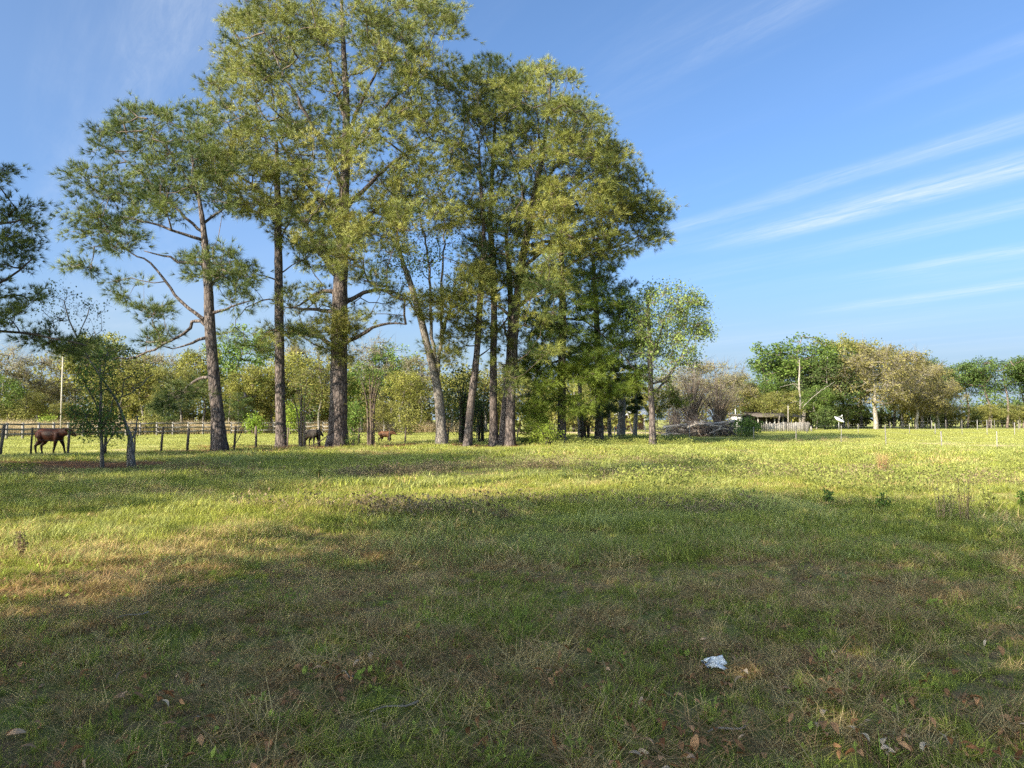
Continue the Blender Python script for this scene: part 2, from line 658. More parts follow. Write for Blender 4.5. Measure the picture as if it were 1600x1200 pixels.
def scatter_clumps(blobs, d, trunk_px, R, rng, spacing, flat=.9, more=1.0):
    """foliage clump centres inside a crown whose outline is given as photograph ellipses"""
    out, tints = [], []
    for bl in blobs:
        px, py, rx, ry, n = bl[:5]
        n = int(round(n * more))
        tb = bl[5] if len(bl) > 5 else 0.
        dd = bl[6] if len(bl) > 6 else None
        tries = 0
        got = 0
        while got < n and tries < n * 14:
            tries += 1
            a, r = rng.uniform(0, 2 * PI), math.sqrt(rng.random())
            x, y = px + rx * r * math.cos(a), py + ry * r * math.sin(a)
            dx = (x - trunk_px) * d / FPX
            w = flat * math.sqrt(max(R * R - dx * dx, .6))
            off = rng.uniform(-w, w) if dd is None else dd + rng.uniform(-1, 1) * min(w, rx * d / FPX)
            p = P(x, y, d + off)
            if out and np.min(np.linalg.norm(np.array(out) - p, axis=1)) < spacing:
                continue
            out.append(p)
            tints.append(tb)
            got += 1
    return np.array(out), np.array(tints)


def photo_tree(name, label, cat, d, trunk, limbs=(), blobs=(), R=4, leaf='needles', bark='pine_bark', twig='twig', seed=1, spacing=.55,
               tufts=18, tuft_n=22, tuft_len=.40, spread=.5, leaf_size=.11, leaves=26, group=None, tipr=.012, lift=.12, limb_r=None, sides=12,
               needle=True, zbias=.7, width=.017, clump=.62, flat=.9, limb_mat=None, more=1.9):
    rng = np.random.default_rng(seed)
    f = d / FPX
    tp = np.array([[*P(x, y, d), w * .5 * f] for x, y, w in trunk])
    g = float(gz(tp[0, 0], d))
    base = np.array([tp[0, 0], d, g])
    tp[0, 2] = g - .25
    tr = resample(tp, .35)
    # root flare
    h = tr[:, 2] - g
    tr[:, 3] *= 1 + .36 * np.exp(-np.maximum(h, 0) / .45)
    root = thing(name, label, cat, base, group)
    mb = MB()
    tube(mb, tr[:, :3], tr[:, 3], sides, .5, True, .14, rng)
    link('trunk', mb.mesh('trunk', M[bark], base, True), root)
    sk = Skeleton()
    sk.add_path(tr[:, :3], -1, True)
    skip = int(np.argmax(tr[:, 2] > g + .25 * (tr[-1, 2] - g))) if len(blobs) else 0
    for li, lb in enumerate(limbs):
        pts = []
        off_end = rng.uniform(-.35, .35) * R
        for k, q in enumerate(lb):
            o = (q[2] if len(q) > 2 else off_end * k / max(1, len(lb) - 1))
            pts.append(P(q[0], q[1], d + o))
        pts = np.array(pts)
        j = sk.nearest(pts[0], .1)
        pts[0] = sk.pos[j]
        pl = resample(pts, .4)
        pl[1:-1] += rng.normal(size=(len(pl) - 2, 3)) * .035
        jt = int(np.argmin(np.linalg.norm(tr[:, :3] - pts[0], axis=1)))
        r0 = min(tr[jt, 3] * .55, (limb_r or .2) * .8) if li < 99 else .05
        rr = np.linspace(r0, max(.018, r0 * .22), len(pl))
        m2 = MB()
        tube(m2, pl, rr, 7, .5, True, .15, rng)
        link('limb', m2.mesh('limb', M[limb_mat or bark], base, True), root)
        sk.add_path(pl[1:], j, True)
    if len(blobs):
        cl, tints = scatter_clumps(blobs, d, np.median([t[0] for t in trunk]), R, rng, spacing * .72, flat, more if needle and d > 30 else 1.0)
        grow(sk, cl, rng, lift=lift, zbias=zbias, skip=skip)
        mt, mf = MB(), MB()
        wood(sk, mt, tipr)
        # direction of growth at each clump = last path segment
        dirs = {}
        ends = []
        for (i0, n, par, fixed) in sk.paths:
            if fixed is None:
                e = sk.pos[i0 + n - 1]
                s = sk.pos[i0 + n - 2] if n > 1 else sk.pos[par]
                ends.append((e, unit(e - s)))
        E = np.array([e for e, _ in ends])
        D = np.array([x for _, x in ends])
        # keep tints matched: nearest clump
        tn = np.array([tints[np.argmin(np.linalg.norm(cl - e, axis=1))] for e in E])
        C = len(E)
        ct = np.clip(rng.normal(.5, .2, C) + tn, 0, 1)
        K = tufts if needle else leaves
        if needle:
            off = rng.normal(size=(C * K, 3)) * np.array([1, 1, .6]) * clump * .55
            pos = np.repeat(E, K, 0) + off + np.repeat(D, K, 0) * clump * .25
            ax = unit(off * 1.2 + np.repeat(D, K, 0) * .5 + np.array([0, 0, .28]))
            needle_tufts(mf, pos, ax, rng, tuft_n, tuft_len, width, 1.2, np.repeat(ct, K))
            sub = rng.random(C * K) < .55
            twig_rays(mt, np.repeat(E, K, 0)[sub], pos[sub], .008)
        else:
            off = rng.normal(size=(C * K, 3)) * clump * .6
            pos = np.repeat(E, K, 0) + off
            leaf_faces(mf, pos, rng, leaf_size, .35, np.repeat(ct, K))
            sub = rng.random(C * K) < .25
            twig_rays(mt, np.repeat(E, K, 0)[sub], pos[sub], .007)
        link('twigs', mt.mesh('twigs', M[twig], base, True), root, 'stuff')
        link('crown', mf.mesh('crown', M[leaf], base), root, 'stuff')
    return root


#PART2
# ------------------------------------------------------------------ ground
LF_A, LF_B = np.array([XY(2, 31), 31.]), np.array([XY(633, 52), 52.])          # left fence line
RF_A, RF_B = np.array([XY(1040, 66), 66.]), np.array([XY(1556, 41), 41.])      # right fence line


def side(p, q, x, y):
    """signed metres to the left of the line p->q"""
    d = (q - p) / np.linalg.norm(q - p)
    return -(d[1] * (x - p[0]) - d[0] * (y - p[1]))


def pasture_mask(x, y):
    l = side(LF_A, LF_B, x, y)
    r = side(RF_A, RF_B, x, y)
    far = np.clip((y - 62) / 4, 0, 1)
    a = np.clip(l / 1.2 + .2, 0, 1)
    b = np.clip(-r / 1.2, 0, 1) * (x > 8)
    # the line from p to q runs right and away on the left fence; beyond is its left side
    return np.maximum(np.maximum(a * (x < 0), np.clip(r / 1.2 + .2, 0, 1) * (x > 8)), far)


STRAW = [(XY(455, 44), 44, 5.5, 2.2), (XY(540, 43.5), 43.5, 4.5, 2.0), (XY(720, 46), 46, 4.5, 1.8), (XY(345, 38), 38, 3.5, 1.6),
         (XY(790, 46), 46, 3.5, 1.5), (XY(160, 27), 27, 4, 1.8), (XY(630, 48), 48, 4.0, 1.4)]


def straw_mask(x, y):
    m = np.zeros(np.shape(x))
    w = (vnoise(x, y, 1.3) - .5) * 1.1
    for cx, cy, rx, ry in STRAW:
        m = np.maximum(m, np.clip(1.5 - np.hypot((x - cx) / rx, (y - cy) / ry) + w, 0, 1))
    return m


def sand_mask(x, y):
    l = side(LF_A, LF_B, x, y)
    w = (vnoise(x, y, 2.2) - .5) * 3.2
    a = np.clip(1.2 - np.abs(l - 2.6 + w) / 1.6, 0, 1) * (x < -4) * (vnoise(x + 9, y, 6) > .35)
    b = np.clip(1.4 - np.abs(y - 92 + w * 3) / 9, 0, 1) * np.clip(1.3 - np.abs(x - 10) / 14, 0, 1)
    r = side(RF_A, RF_B, x, y)
    c = np.clip(1 - np.abs(r - 5 + w) / 2.2, 0, 1) * (x > 14) * (vnoise(x, y, 5) > .5) * .8
    return np.maximum(np.maximum(a, b), c)


def graded(lo, hi, c, fine, growth, maxs):
    out = [c]
    s = fine
    x = c
    while x < hi:
        x += s
        out.append(x)
        s = min(s * growth, maxs)
    s = fine
    x = c
    while x > lo:
        x -= s
        out.insert(0, x)
        s = min(s * growth, maxs)
    return np.array(out)


def build_ground():
    xs = graded(-900, 900, 0, .22, 1.022, 30)
    ys = np.concatenate([graded(-200, 0, 0, .4, 1.06, 20), graded(0, 1600, 0.01, .2, 1.02, 40)[1:]])
    X, Y = np.meshgrid(xs, ys)
    Z = gz(X, Y)
    n, m = X.shape
    v = np.stack([X, Y, Z], -1).reshape(-1, 3)
    i = np.arange(n - 1)[:, None] * m + np.arange(m - 1)[None]
    q = np.stack([i, i + 1, i + m + 1, i + m], -1).reshape(-1, 4)
    mb = MB().add(v, q)
    me = mb.mesh('ground', None, smooth=True)
    x, y = v[:, 0], v[:, 1]
    ca = me.color_attributes.new('zone', 'FLOAT_COLOR', 'POINT')
    c = np.stack([pasture_mask(x, y), straw_mask(x, y), sand_mask(x, y), np.ones(len(x))], 1)
    ca.data.foreach_set('color', c.astype(np.float32).ravel())
    mt, nt, out = new_mat('ground')
    L = nt.links.new
    geo = nnode(nt, 'ShaderNodeNewGeometry')
    at = nnode(nt, 'ShaderNodeVertexColor', layer_name='zone')
    sp = nnode(nt, 'ShaderNodeSeparateColor')
    L(at.outputs['Color'], sp.inputs[0])

    def nz(scale, detail=4, rough=.6):
        k = nnode(nt, 'ShaderNodeTexNoise', Scale=scale, Detail=float(detail), Roughness=rough)
        L(geo.outputs['Position'], k.inputs['Vector'])
        return k.outputs['Fac']
    fine = nz(38, 5, .7)
    midn = nz(2.3, 5, .65)
    big = nz(.32, 4, .6)
    thatch = ramp(nt, fine, [(.25, (.085, .055, .028)), (.5, (.22, .15, .075)), (.75, (.38, .28, .15))])
    green = ramp(nt, fine, [(.25, (.09, .11, .03)), (.7, (.26, .29, .07))])
    base = mixc(nt, ramp(nt, midn, [(.38, (0, 0, 0)), (.62, (1, 1, 1))]), thatch, green)
    past = ramp(nt, nz(1.4, 6, .7), [(.3, (.21, .235, .055)), (.55, (.30, .31, .08)), (.75, (.38, .355, .13))])
    dry = ramp(nt, big, [(.5, (0, 0, 0)), (.72, (.75, .75, .75))])
    past = mixc(nt, dry, past, (.52, .45, .20))
    c = mixc(nt, sp.outputs[0], base, past)
    straw = ramp(nt, nz(22, 5, .7), [(.3, (.10, .045, .02)), (.7, (.30, .15, .07))])
    c = mixc(nt, sp.outputs[1], c, straw)
    sand = ramp(nt, nz(3, 5), [(.3, (.38, .28, .15)), (.7, (.56, .45, .28))])
    c = mixc(nt, sp.outputs[2], c, sand)
    pb = nnode(nt, 'ShaderNodeBsdfPrincipled', Roughness=.95)
    pb.inputs['Specular IOR Level'].default_value = .1
    L(c, pb.inputs['Base Color'])
    bp = nnode(nt, 'ShaderNodeBump', Strength=.8, Distance=.03)
    L(fine, bp.inputs['Height'])
    L(bp.outputs[0], pb.inputs['Normal'])
    L(pb.outputs[0], out.inputs[0])
    me.materials.append(mt)
    return link('ground', me, kind='structure')


build_ground()

# ------------------------------------------------------------------ pines and broadleaf trees by the fence
# tall old pine in the middle
photo_tree('pine_tree', 'tallest and broadest pine with thick reddish trunk, left of the forked broadleaf tree', 'tree', 44,
           [(527, 699, 31), (529, 620, 27.5), (530, 540, 26), (531, 470, 24), (534, 400, 21), (537, 320, 17), (540, 240, 14), (541, 160, 11), (537, 80, 8), (534, 10, 5), (533, -40, 3)],
           [[(528, 440), (500, 395), (470, 345), (420, 308), (365, 268), (315, 232)],
            [(534, 380), (510, 330), (480, 285), (440, 225), (400, 160)],
            [(538, 300), (510, 235), (470, 165), (430, 90), (410, 40)],
            [(540, 220), (560, 170), (590, 110), (625, 60)],
            [(541, 260), (575, 200), (620, 150), (680, 110)],
            [(537, 330), (590, 275), (640, 235), (690, 200)],
            [(535, 370), (600, 320), (660, 300)],
            [(532, 480), (555, 465), (580, 453), (612, 455), (645, 468)],
            [(531, 535), (556, 528), (575, 515), (605, 505), (634, 507)],
            [(531, 488), (505, 485), (480, 483), (445, 481)],
            [(531, 462), (508, 455), (480, 470), (455, 482)],
            [(540, 190), (520, 120), (505, 50), (490, 10)],
            [(529, 545), (500, 527), (465, 522), (430, 527)]],
           [(530, 5, 185, 55, 60), (415, 60, 75, 60, 34), (645, 65, 78, 65, 34), (385, 145, 72, 55, 26), (670, 145, 62, 60, 24), (530, 105, 130, 70, 30),
            (365, 225, 62, 40, 22, .05), (460, 225, 85, 60, 26), (630, 230, 100, 55, 36, .1), (420, 295, 75, 40, 28, .15), (560, 320, 95, 45, 30, .1), (650, 325, 65, 45, 22, .1),
            (540, 200, 90, 60, 12), (480, 345, 60, 40, 18, .1), (560, 385, 75, 30, 20, .1), (510, 400, 50, 26, 9, .1), (345, 250, 40, 30, 10),
            (528, 508, 36, 22, 9, .25, -.6), (528, 545, 22, 10, 3, .25, -.6), (455, 521, 42, 10, 9, -.2), (600, 470, 50, 25, 5, -.1), (470, 470, 45, 20, 6, -.1), (580, 430, 30, 15, 4)],
           R=7.6, seed=11, spacing=.60, tufts=22, tuft_n=22, tuft_len=.40, clump=.60, limb_r=.19, tipr=.013)

# left pine with the long sweeping limbs
photo_tree('pine_tree', 'left pine with sparse crown and long bare limbs sweeping left above the leafy saplings', 'tree', 39,
           [(344, 705, 23), (340, 650, 20), (335, 600, 18), (330, 540, 17), (327, 490, 16), (325, 440, 13.5), (321, 390, 11), (317, 350, 8.5), (311, 310, 6), (303, 265, 4.5), (296, 220, 3)],
           [[(328, 502), (306, 490), (282, 470), (258, 440), (236, 412), (205, 395), (180, 372)],
            [(329, 512), (315, 502), (300, 503), (288, 520), (255, 540), (215, 556), (170, 561), (135, 558)],
            [(322, 375), (285, 365), (250, 352), (210, 342), (180, 340)],
            [(319, 365), (290, 340), (255, 305), (220, 270), (180, 235)],
            [(322, 415), (290, 410), (255, 400), (225, 392)],
            [(312, 315), (285, 270), (255, 220), (230, 185)],
            [(318, 355), (345, 330), (370, 310)],
            [(325, 450), (338, 435), (352, 425), (368, 405)],
            [(328, 490), (345, 488), (365, 478), (398, 468)],
            [(334, 530), (310, 532), (292, 538), (270, 545)],
            [(335, 592), (318, 590), (300, 597), (285, 612), (265, 625)]],
           [(225, 195, 60, 30, 17), (165, 225, 26, 25, 5), (280, 200, 50, 40, 14), (155, 290, 45, 30, 11), (135, 350, 35, 30, 10), (175, 365, 45, 28, 14), (230, 265, 60, 40, 18),
            (270, 310, 55, 40, 16), (215, 315, 55, 30, 8), (300, 250, 50, 50, 12), (345, 300, 35, 35, 9), (330, 415, 48, 30, 16, .1), (372, 430, 25, 22, 7), (120, 270, 20, 15, 3),
            (240, 488, 26, 14, 6, -.15), (140, 548, 40, 14, 9, -.15), (245, 525, 30, 12, 5, -.15), (290, 610, 36, 16, 9, -.2), (255, 628, 24, 12, 5, -.2), (130, 415, 30, 10, 4), (200, 450, 35, 15, 4),
            (375, 470, 30, 20, 4)],
           R=5.2, leaf='needles_green', seed=23, spacing=.6, tufts=13, tuft_n=22, tuft_len=.40, clump=.50, limb_r=.13, tipr=.011)

# slim pine between those two
photo_tree('pine_tree', 'slim straight grey pine trunk standing between the left pine and the tallest pine', 'tree', 43,
           [(440, 700, 17), (438, 640, 15.5), (437, 560, 14.5), (436, 480, 14), (435, 400, 12.5), (434, 330, 11), (433, 270, 8), (432, 220, 5)],
           [[(436, 440), (415, 432), (395, 425)], [(436, 470), (410, 470), (385, 480), (368, 500)], [(437, 505), (420, 520), (400, 540)], [(434, 360), (450, 345), (470, 330)],
            [(434, 330), (410, 318), (385, 310)], [(435, 425), (455, 415), (480, 405)]],
           [(430, 262, 48, 30, 10), (405, 318, 34, 20, 6), (395, 430, 26, 16, 4), (470, 395, 20, 14, 3), (400, 545, 32, 12, 6, -.2), (365, 520, 20, 12, 3, -.15), (450, 340, 30, 20, 5)],
           R=2.4, more=1.2, leaf='needles_green', seed=31, spacing=.6, tufts=13, tuft_n=22, tuft_len=.40, clump=.45, limb_r=.06)

# forked broadleaf tree
photo_tree('broadleaf_tree', 'forked broadleaf tree with leaning stem and fresh green leaves, right of the tallest pine', 'tree', 46,
           [(691, 694, 17), (688, 650, 15), (684, 610, 14), (675, 570, 12), (664, 525, 11), (654, 485, 10), (642, 445, 9), (630, 412, 7), (622, 380, 5), (618, 330, 3)],
           [[(685, 600), (688, 550), (690, 500), (690, 440), (694, 370), (690, 300)], [(680, 585), (676, 530), (672, 470), (668, 400), (655, 330), (648, 270)],
            [(655, 490), (640, 470), (625, 460)], [(688, 520), (705, 480), (715, 430)]],
           [(628, 405, 30, 30, 16), (650, 265, 45, 45, 18), (690, 260, 30, 40, 12), (700, 395, 45, 45, 26), (665, 350, 40, 50, 20), (655, 430, 30, 40, 14), (715, 455, 30, 30, 12), (640, 310, 30, 30, 10)],
           R=3.2, leaf='leaves_green', bark='grey_bark', seed=41, spacing=.5, leaves=30, leaf_size=.15, needle=False, clump=.55, limb_r=.15)

# young pine with weeping yellow-green sprays before it
photo_tree('pine_tree', 'reddish leaning pine with yellowish sprays hanging low beside the forked broadleaf tree', 'tree', 45,
           [(730, 692, 13), (735, 640, 11.5), (741, 590, 11), (746, 540, 10), (749, 490, 10), (752, 430, 8), (756, 370, 6), (752, 300, 5), (748, 220, 3)],
           [[(748, 500), (730, 485), (705, 480)], [(744, 560), (760, 548), (775, 535)], [(752, 430), (720, 410), (690, 400)], [(741, 590), (752, 578)]],
           [(742, 452, 30, 38, 18, .25, -1.5), (695, 478, 42, 26, 16, .2, -1.5), (730, 520, 36, 26, 10, .1), (742, 250, 38, 50, 12, -.1), (735, 150, 22, 40, 9, -.1), (745, 350, 40, 50, 13, .1), (700, 545, 34, 20, 5)],
           R=2.8, seed=47, spacing=.5, tufts=18, clump=.55, limb_r=.07)

# the big domed right-hand crown is shared by three stems
photo_tree('pine_tree', 'straight dark pine trunk left of the twin red pines, under the domed crown', 'tree', 47,
           [(772, 692, 14), (771, 640, 12), (771, 560, 11), (772, 480, 10), (770, 410, 10), (766, 350, 8), (768, 290, 6), (772, 220, 5), (776, 150, 3)],
           [[(770, 410), (745, 385), (720, 360)], [(768, 330), (785, 280), (800, 230)], [(771, 250), (750, 200), (740, 150)], [(771, 460), (795, 440), (820, 430)], [(771, 520), (790, 500), (805, 470)]],
           [(770, 120, 48, 26, 16), (745, 175, 28, 40, 9), (785, 190, 55, 40, 18), (770, 265, 55, 35, 14), (735, 320, 30, 40, 8), (780, 340, 45, 40, 10), (745, 400, 30, 30, 8, -.15), (790, 420, 30, 30, 8, -.2), (770, 500, 30, 30, 4, -.1)],
           R=4.6, leaf='needles_green', seed=53, spacing=.6, tufts=17, clump=.58, limb_r=.1)
photo_tree('pine_tree', 'right twin red pine leaning right with the big domed crown, beside the dark trunk', 'tree', 46.5,
           [(797, 694, 16), (798, 640, 14), (801, 570, 13.5), (805, 500, 13), (812, 430, 12), (824, 365, 12), (836, 300, 10), (848, 240, 8), (856, 180, 5), (860, 130, 3)],
           [[(815, 420), (850, 390), (890, 350), (930, 330), (975, 320)], [(824, 365), (860, 330), (900, 290), (940, 260)], [(836, 300), (880, 250), (915, 215)],
            [(806, 480), (840, 455), (880, 420), (930, 395), (980, 380)], [(826, 350), (815, 290), (800, 240), (790, 200)], [(848, 240), (880, 190), (900, 150)],
            [(820, 380), (870, 375), (930, 360), (1000, 330)], [(804, 500), (780, 480), (762, 470)], [(800, 545), (790, 520), (785, 500)], [(845, 250), (840, 180), (835, 130)]],
           [(845, 140, 68, 34, 32), (890, 190, 50, 32, 22), (905, 245, 65, 38, 30), (950, 240, 32, 30, 12), (975, 300, 42, 38, 24), (1010, 330, 32, 22, 14), (910, 315, 75, 40, 36, .15), (840, 250, 60, 50, 22),
            (825, 320, 55, 40, 20, .1), (960, 378, 62, 20, 18), (870, 380, 65, 32, 24, .1), (1010, 370, 25, 8, 4, -.2), (800, 180, 40, 40, 10), (860, 430, 40, 26, 12, -.1), (840, 475, 40, 45, 16, -.2), (850, 535, 34, 34, 10, -.15), (785, 560, 26, 50, 6, -.2), (930, 350, 60, 30, 14, .1)],
           R=6.6, seed=59, spacing=.64, tufts=20, clump=.62, limb_r=.17, tipr=.0125)
photo_tree('pine_tree', 'left twin red pine, the pale reddish trunk joined at the foot to its leaning neighbour', 'tree', 46.9,
           [(785, 693, 13), (789, 640, 12), (793, 590, 11), (797, 540, 10), (798, 480, 9), (795, 420, 7.5), (790, 360, 5)],
           [[(797, 520), (780, 508), (766, 505)], [(798, 470), (812, 450), (830, 445)]],
           [(792, 385, 34, 34, 10), (820, 445, 26, 20, 6, -.15), (770, 445, 26, 26, 6, -.15)],
           R=2.4, seed=61, spacing=.55, tufts=22, limb_r=.07)
photo_tree('pine_tree', 'dark shaded pine right of the twin red pines with bright sprays drooping to the ground', 'tree', 49,
           [(877, 690, 15), (878, 640, 13.5), (878, 570, 12.5), (879, 500, 11.5), (878, 430, 9.5), (876, 370, 7), (874, 320, 4)],
           [[(879, 540), (905, 545), (935, 565), (965, 590)], [(878, 560), (850, 575), (830, 605), (825, 640)], [(879, 500), (910, 500), (950, 530), (990, 575), (1020, 605)],
            [(878, 450), (910, 440), (950, 430)], [(878, 520), (850, 515), (825, 530)], [(878, 430), (850, 415), (830, 420)]],
           [(852, 588, 36, 22, 16, .2, -1.2), (838, 640, 17, 36, 14, .2, -1.2), (912, 582, 34, 20, 12, .25, -1.2), (948, 612, 22, 15, 7, .25, -1), (880, 628, 20, 18, 6, .15, -1.2), (988, 598, 28, 15, 8, .3, -1.2), (905, 640, 10, 16, 3, .2, -1),
            (880, 500, 60, 40, 26, -.1), (930, 480, 50, 40, 20, -.1), (845, 540, 36, 40, 16, -.05), (905, 420, 60, 40, 22, -.1), (960, 540, 44, 34, 16), (925, 560, 42, 26, 14, .1), (836, 672, 14, 18, 6, .1, -1.2), (820, 580, 20, 30, 8, .2, -1)],
           R=4.4, leaf='needles_bright', seed=67, spacing=.5, more=1.5, tufts=22, clump=.50, limb_r=.1, lift=-.05)
photo_tree('pine_tree', 'short-trunked dark pine between the drooping pine and the pale broadleaf tree', 'tree', 53,
           [(936, 688, 14), (936, 640, 12), (935, 580, 11), (933, 520, 10), (930, 460, 8), (926, 400, 5)],
           [[(935, 560), (960, 580), (990, 610), (1015, 622)], [(934, 520), (965, 505), (985, 500)], [(932, 480), (905, 470), (890, 480)], [(936, 610), (950, 600), (962, 600)]],
           [(955, 470, 44, 40, 18, -.15), (985, 510, 36, 36, 14, -.15), (960, 560, 46, 34, 18, -.1), (1000, 560, 30, 30, 10, -.1), (925, 430, 36, 30, 10, -.15), (940, 640, 30, 14, 6, -.15), (1040, 622, 30, 14, 8, .35, -1.5), (1030, 645, 16, 10, 3, .3, -1.5)],
           R=3.4, leaf='needles_green', seed=71, spacing=.5, more=1.25, tufts=20, clump=.50, limb_r=.09)
# pale broadleaf tree on the right end of the group
photo_tree('broadleaf_tree', 'pale green sparse broadleaf tree at the right end of the pine group', 'tree', 47.5,
           [(1020, 687, 11), (1019, 650, 9.5), (1017, 610, 8.5), (1016, 570, 7.5), (1015, 530, 7), (1013, 490, 5), (1014, 460, 3)],
           [[(1018, 620), (1035, 600), (1055, 575), (1070, 545), (1085, 510)], [(1016, 565), (1030, 530), (1040, 495), (1050, 465)], [(1015, 540), (1000, 510), (990, 470)], [(1017, 600), (1040, 590), (1060, 560)]],
           [(1022, 455, 18, 14, 8), (1055, 470, 34, 22, 14), (1080, 480, 22, 20, 8), (1040, 510, 40, 28, 12), (1085, 515, 28, 20, 11), (1000, 500, 20, 40, 9), (1055, 550, 40, 22, 9), (1020, 550, 26, 30, 7), (1095, 515, 18, 10, 4), (1060, 500, 34, 30, 9), (1035, 580, 34, 20, 7), (1010, 525, 22, 40, 8), (1070, 560, 24, 18, 5)],
           R=3.2, leaf='leaves_pale', bark='pine_bark', twig='pale_twig', seed=73, spacing=.36, leaves=105, leaf_size=.15, needle=False, clump=.5, limb_r=.1)  # darker pine bark puts the shade on this trunk into its colour
# slim stems standing in the shade between the last trunks
for k, (px, d, w, top, lean, lab) in enumerate([
        (908, 55, 9, 560, -2, 'slim dark pine stem just left of the short-trunked dark pine'),
        (970, 58, 13, 590, 2, 'stout dark stem right of the short-trunked dark pine, before the far house'),
        (954, 56, 6, 610, -3, 'thin pale stem nearest the right side of the short-trunked dark pine'),
        (991, 60, 7, 600, 3, 'thin stem left of the pale broadleaf tree at the end of the group')]):
    photo_tree('tree_stem' if 0 else 'young_tree', lab, 'tree', d, [(px, 686, w), (px + lean, 640, w * .85), (px + lean, 600, w * .7), (px + 2 * lean, top, w * .4)],
               [], [(px + 2 * lean, top, 24, 22, 9, -.2), (px + lean, top + 30, 20, 14, 4, -.2)], R=1.6, leaf='needles_green', bark='grey_bark', seed=80 + k, tufts=24, clump=.17, sides=8)
# pine at the left edge: trunk outside the picture, boughs reaching in
photo_tree('pine_tree', 'near pine reaching dark boughs in from the left edge of the picture', 'tree', 21,
           [(-150, 747, 34), (-148, 640, 30), (-145, 520, 27), (-142, 400, 23), (-140, 280, 18), (-138, 160, 12), (-136, 40, 6)],
           [[(-145, 540), (-90, 520), (-30, 515), (30, 520), (80, 528), (135, 540)], [(-142, 470), (-80, 470), (-20, 450), (30, 425), (50, 405)], [(-140, 410), (-90, 390), (-30, 360), (20, 345), (50, 345)],
            [(-139, 330), (-90, 300), (-40, 280), (0, 265)], [(-142, 500), (-80, 500), (-30, 480), (20, 460), (45, 470)]],
           [(15, 325, 40, 26, 10), (45, 345, 18, 14, 4), (30, 400, 36, 22, 11), (0, 270, 16, 18, 4), (15, 375, 26, 14, 5), (10, 495, 30, 18, 8), (70, 528, 34, 13, 9), (115, 545, 36, 14, 9), (40, 465, 24, 12, 5),
            (-60, 430, 70, 60, 30), (-110, 300, 70, 80, 40), (-120, 150, 60, 80, 36), (-130, 520, 60, 30, 14), (-180, 380, 70, 100, 40)],
           R=2.6, leaf='needles_green', bark='pine_bark', twig='dark_twig', seed=91, limb_mat='dark_twig', spacing=.34, tufts=16, tuft_n=24, tuft_len=.21, width=.011, clump=.32, limb_r=.07, tipr=.007)  # dark twig colour on the boughs stands in for the shade over them
# leafy saplings at the left
photo_tree('sapling', 'thin upright sapling with small dark leaves beside the stubby forked tree', 'tree', 26,
           [(160, 728, 5.5), (159, 690, 5), (157, 650, 4.5), (158, 610, 3.5), (156, 570, 2.5)],
           [[(159, 690), (140, 660), (128, 640)], [(158, 660), (172, 640), (182, 615)], [(158, 640), (140, 610), (130, 590)], [(159, 700), (175, 680), (188, 668)]],
           [(150, 590, 32, 30, 34), (135, 640, 28, 26, 26), (172, 640, 24, 34, 26), (158, 665, 34, 18, 22), (130, 668, 16, 12, 6), (182, 675, 18, 10, 6), (155, 560, 24, 16, 10)],
           R=1.1, leaf='leaves_green', bark='grey_bark', twig='dark_twig', seed=97, spacing=.16, leaves=30, leaf_size=.085, needle=False, clump=.26, limb_r=.03, tipr=.005, sides=8)
photo_tree('sapling', 'stubby grey tree with forked crooked stem and thin leaning crown', 'tree', 26.5,
           [(206, 727, 12), (204, 700, 9.5), (203, 682, 7), (196, 662, 4.6), (190, 645, 4), (183, 628, 3.6), (172, 610, 3.2), (158, 590, 2.8), (140, 562, 2.4), (122, 530, 2.6), (108, 500, 2), (100, 470, 1.5)],
           [[(184, 630), (192, 616), (193, 602), (205, 588)], [(190, 618), (205, 615), (220, 600), (240, 585)], [(160, 592), (166, 575), (168, 550)], [(140, 562), (112, 545), (90, 520), (75, 500)], [(122, 530), (130, 505), (140, 480)],
            [(204, 690), (214, 672), (216, 650)]],
           [(100, 455, 26, 18, 9), (75, 475, 24, 20, 8), (85, 510, 22, 22, 9), (125, 490, 30, 26, 11), (150, 480, 20, 18, 6), (150, 535, 30, 24, 10), (205, 600, 22, 18, 8), (225, 585, 24, 14, 6), (185, 560, 30, 24, 8), (215, 665, 14, 12, 4), (110, 545, 30, 20, 9)],
           R=1.6, leaf='leaves_dark', bark='grey_bark', twig='dark_twig', seed=101, spacing=.22, leaves=14, leaf_size=.085, needle=False, clump=.24, limb_r=.045, tipr=.005)


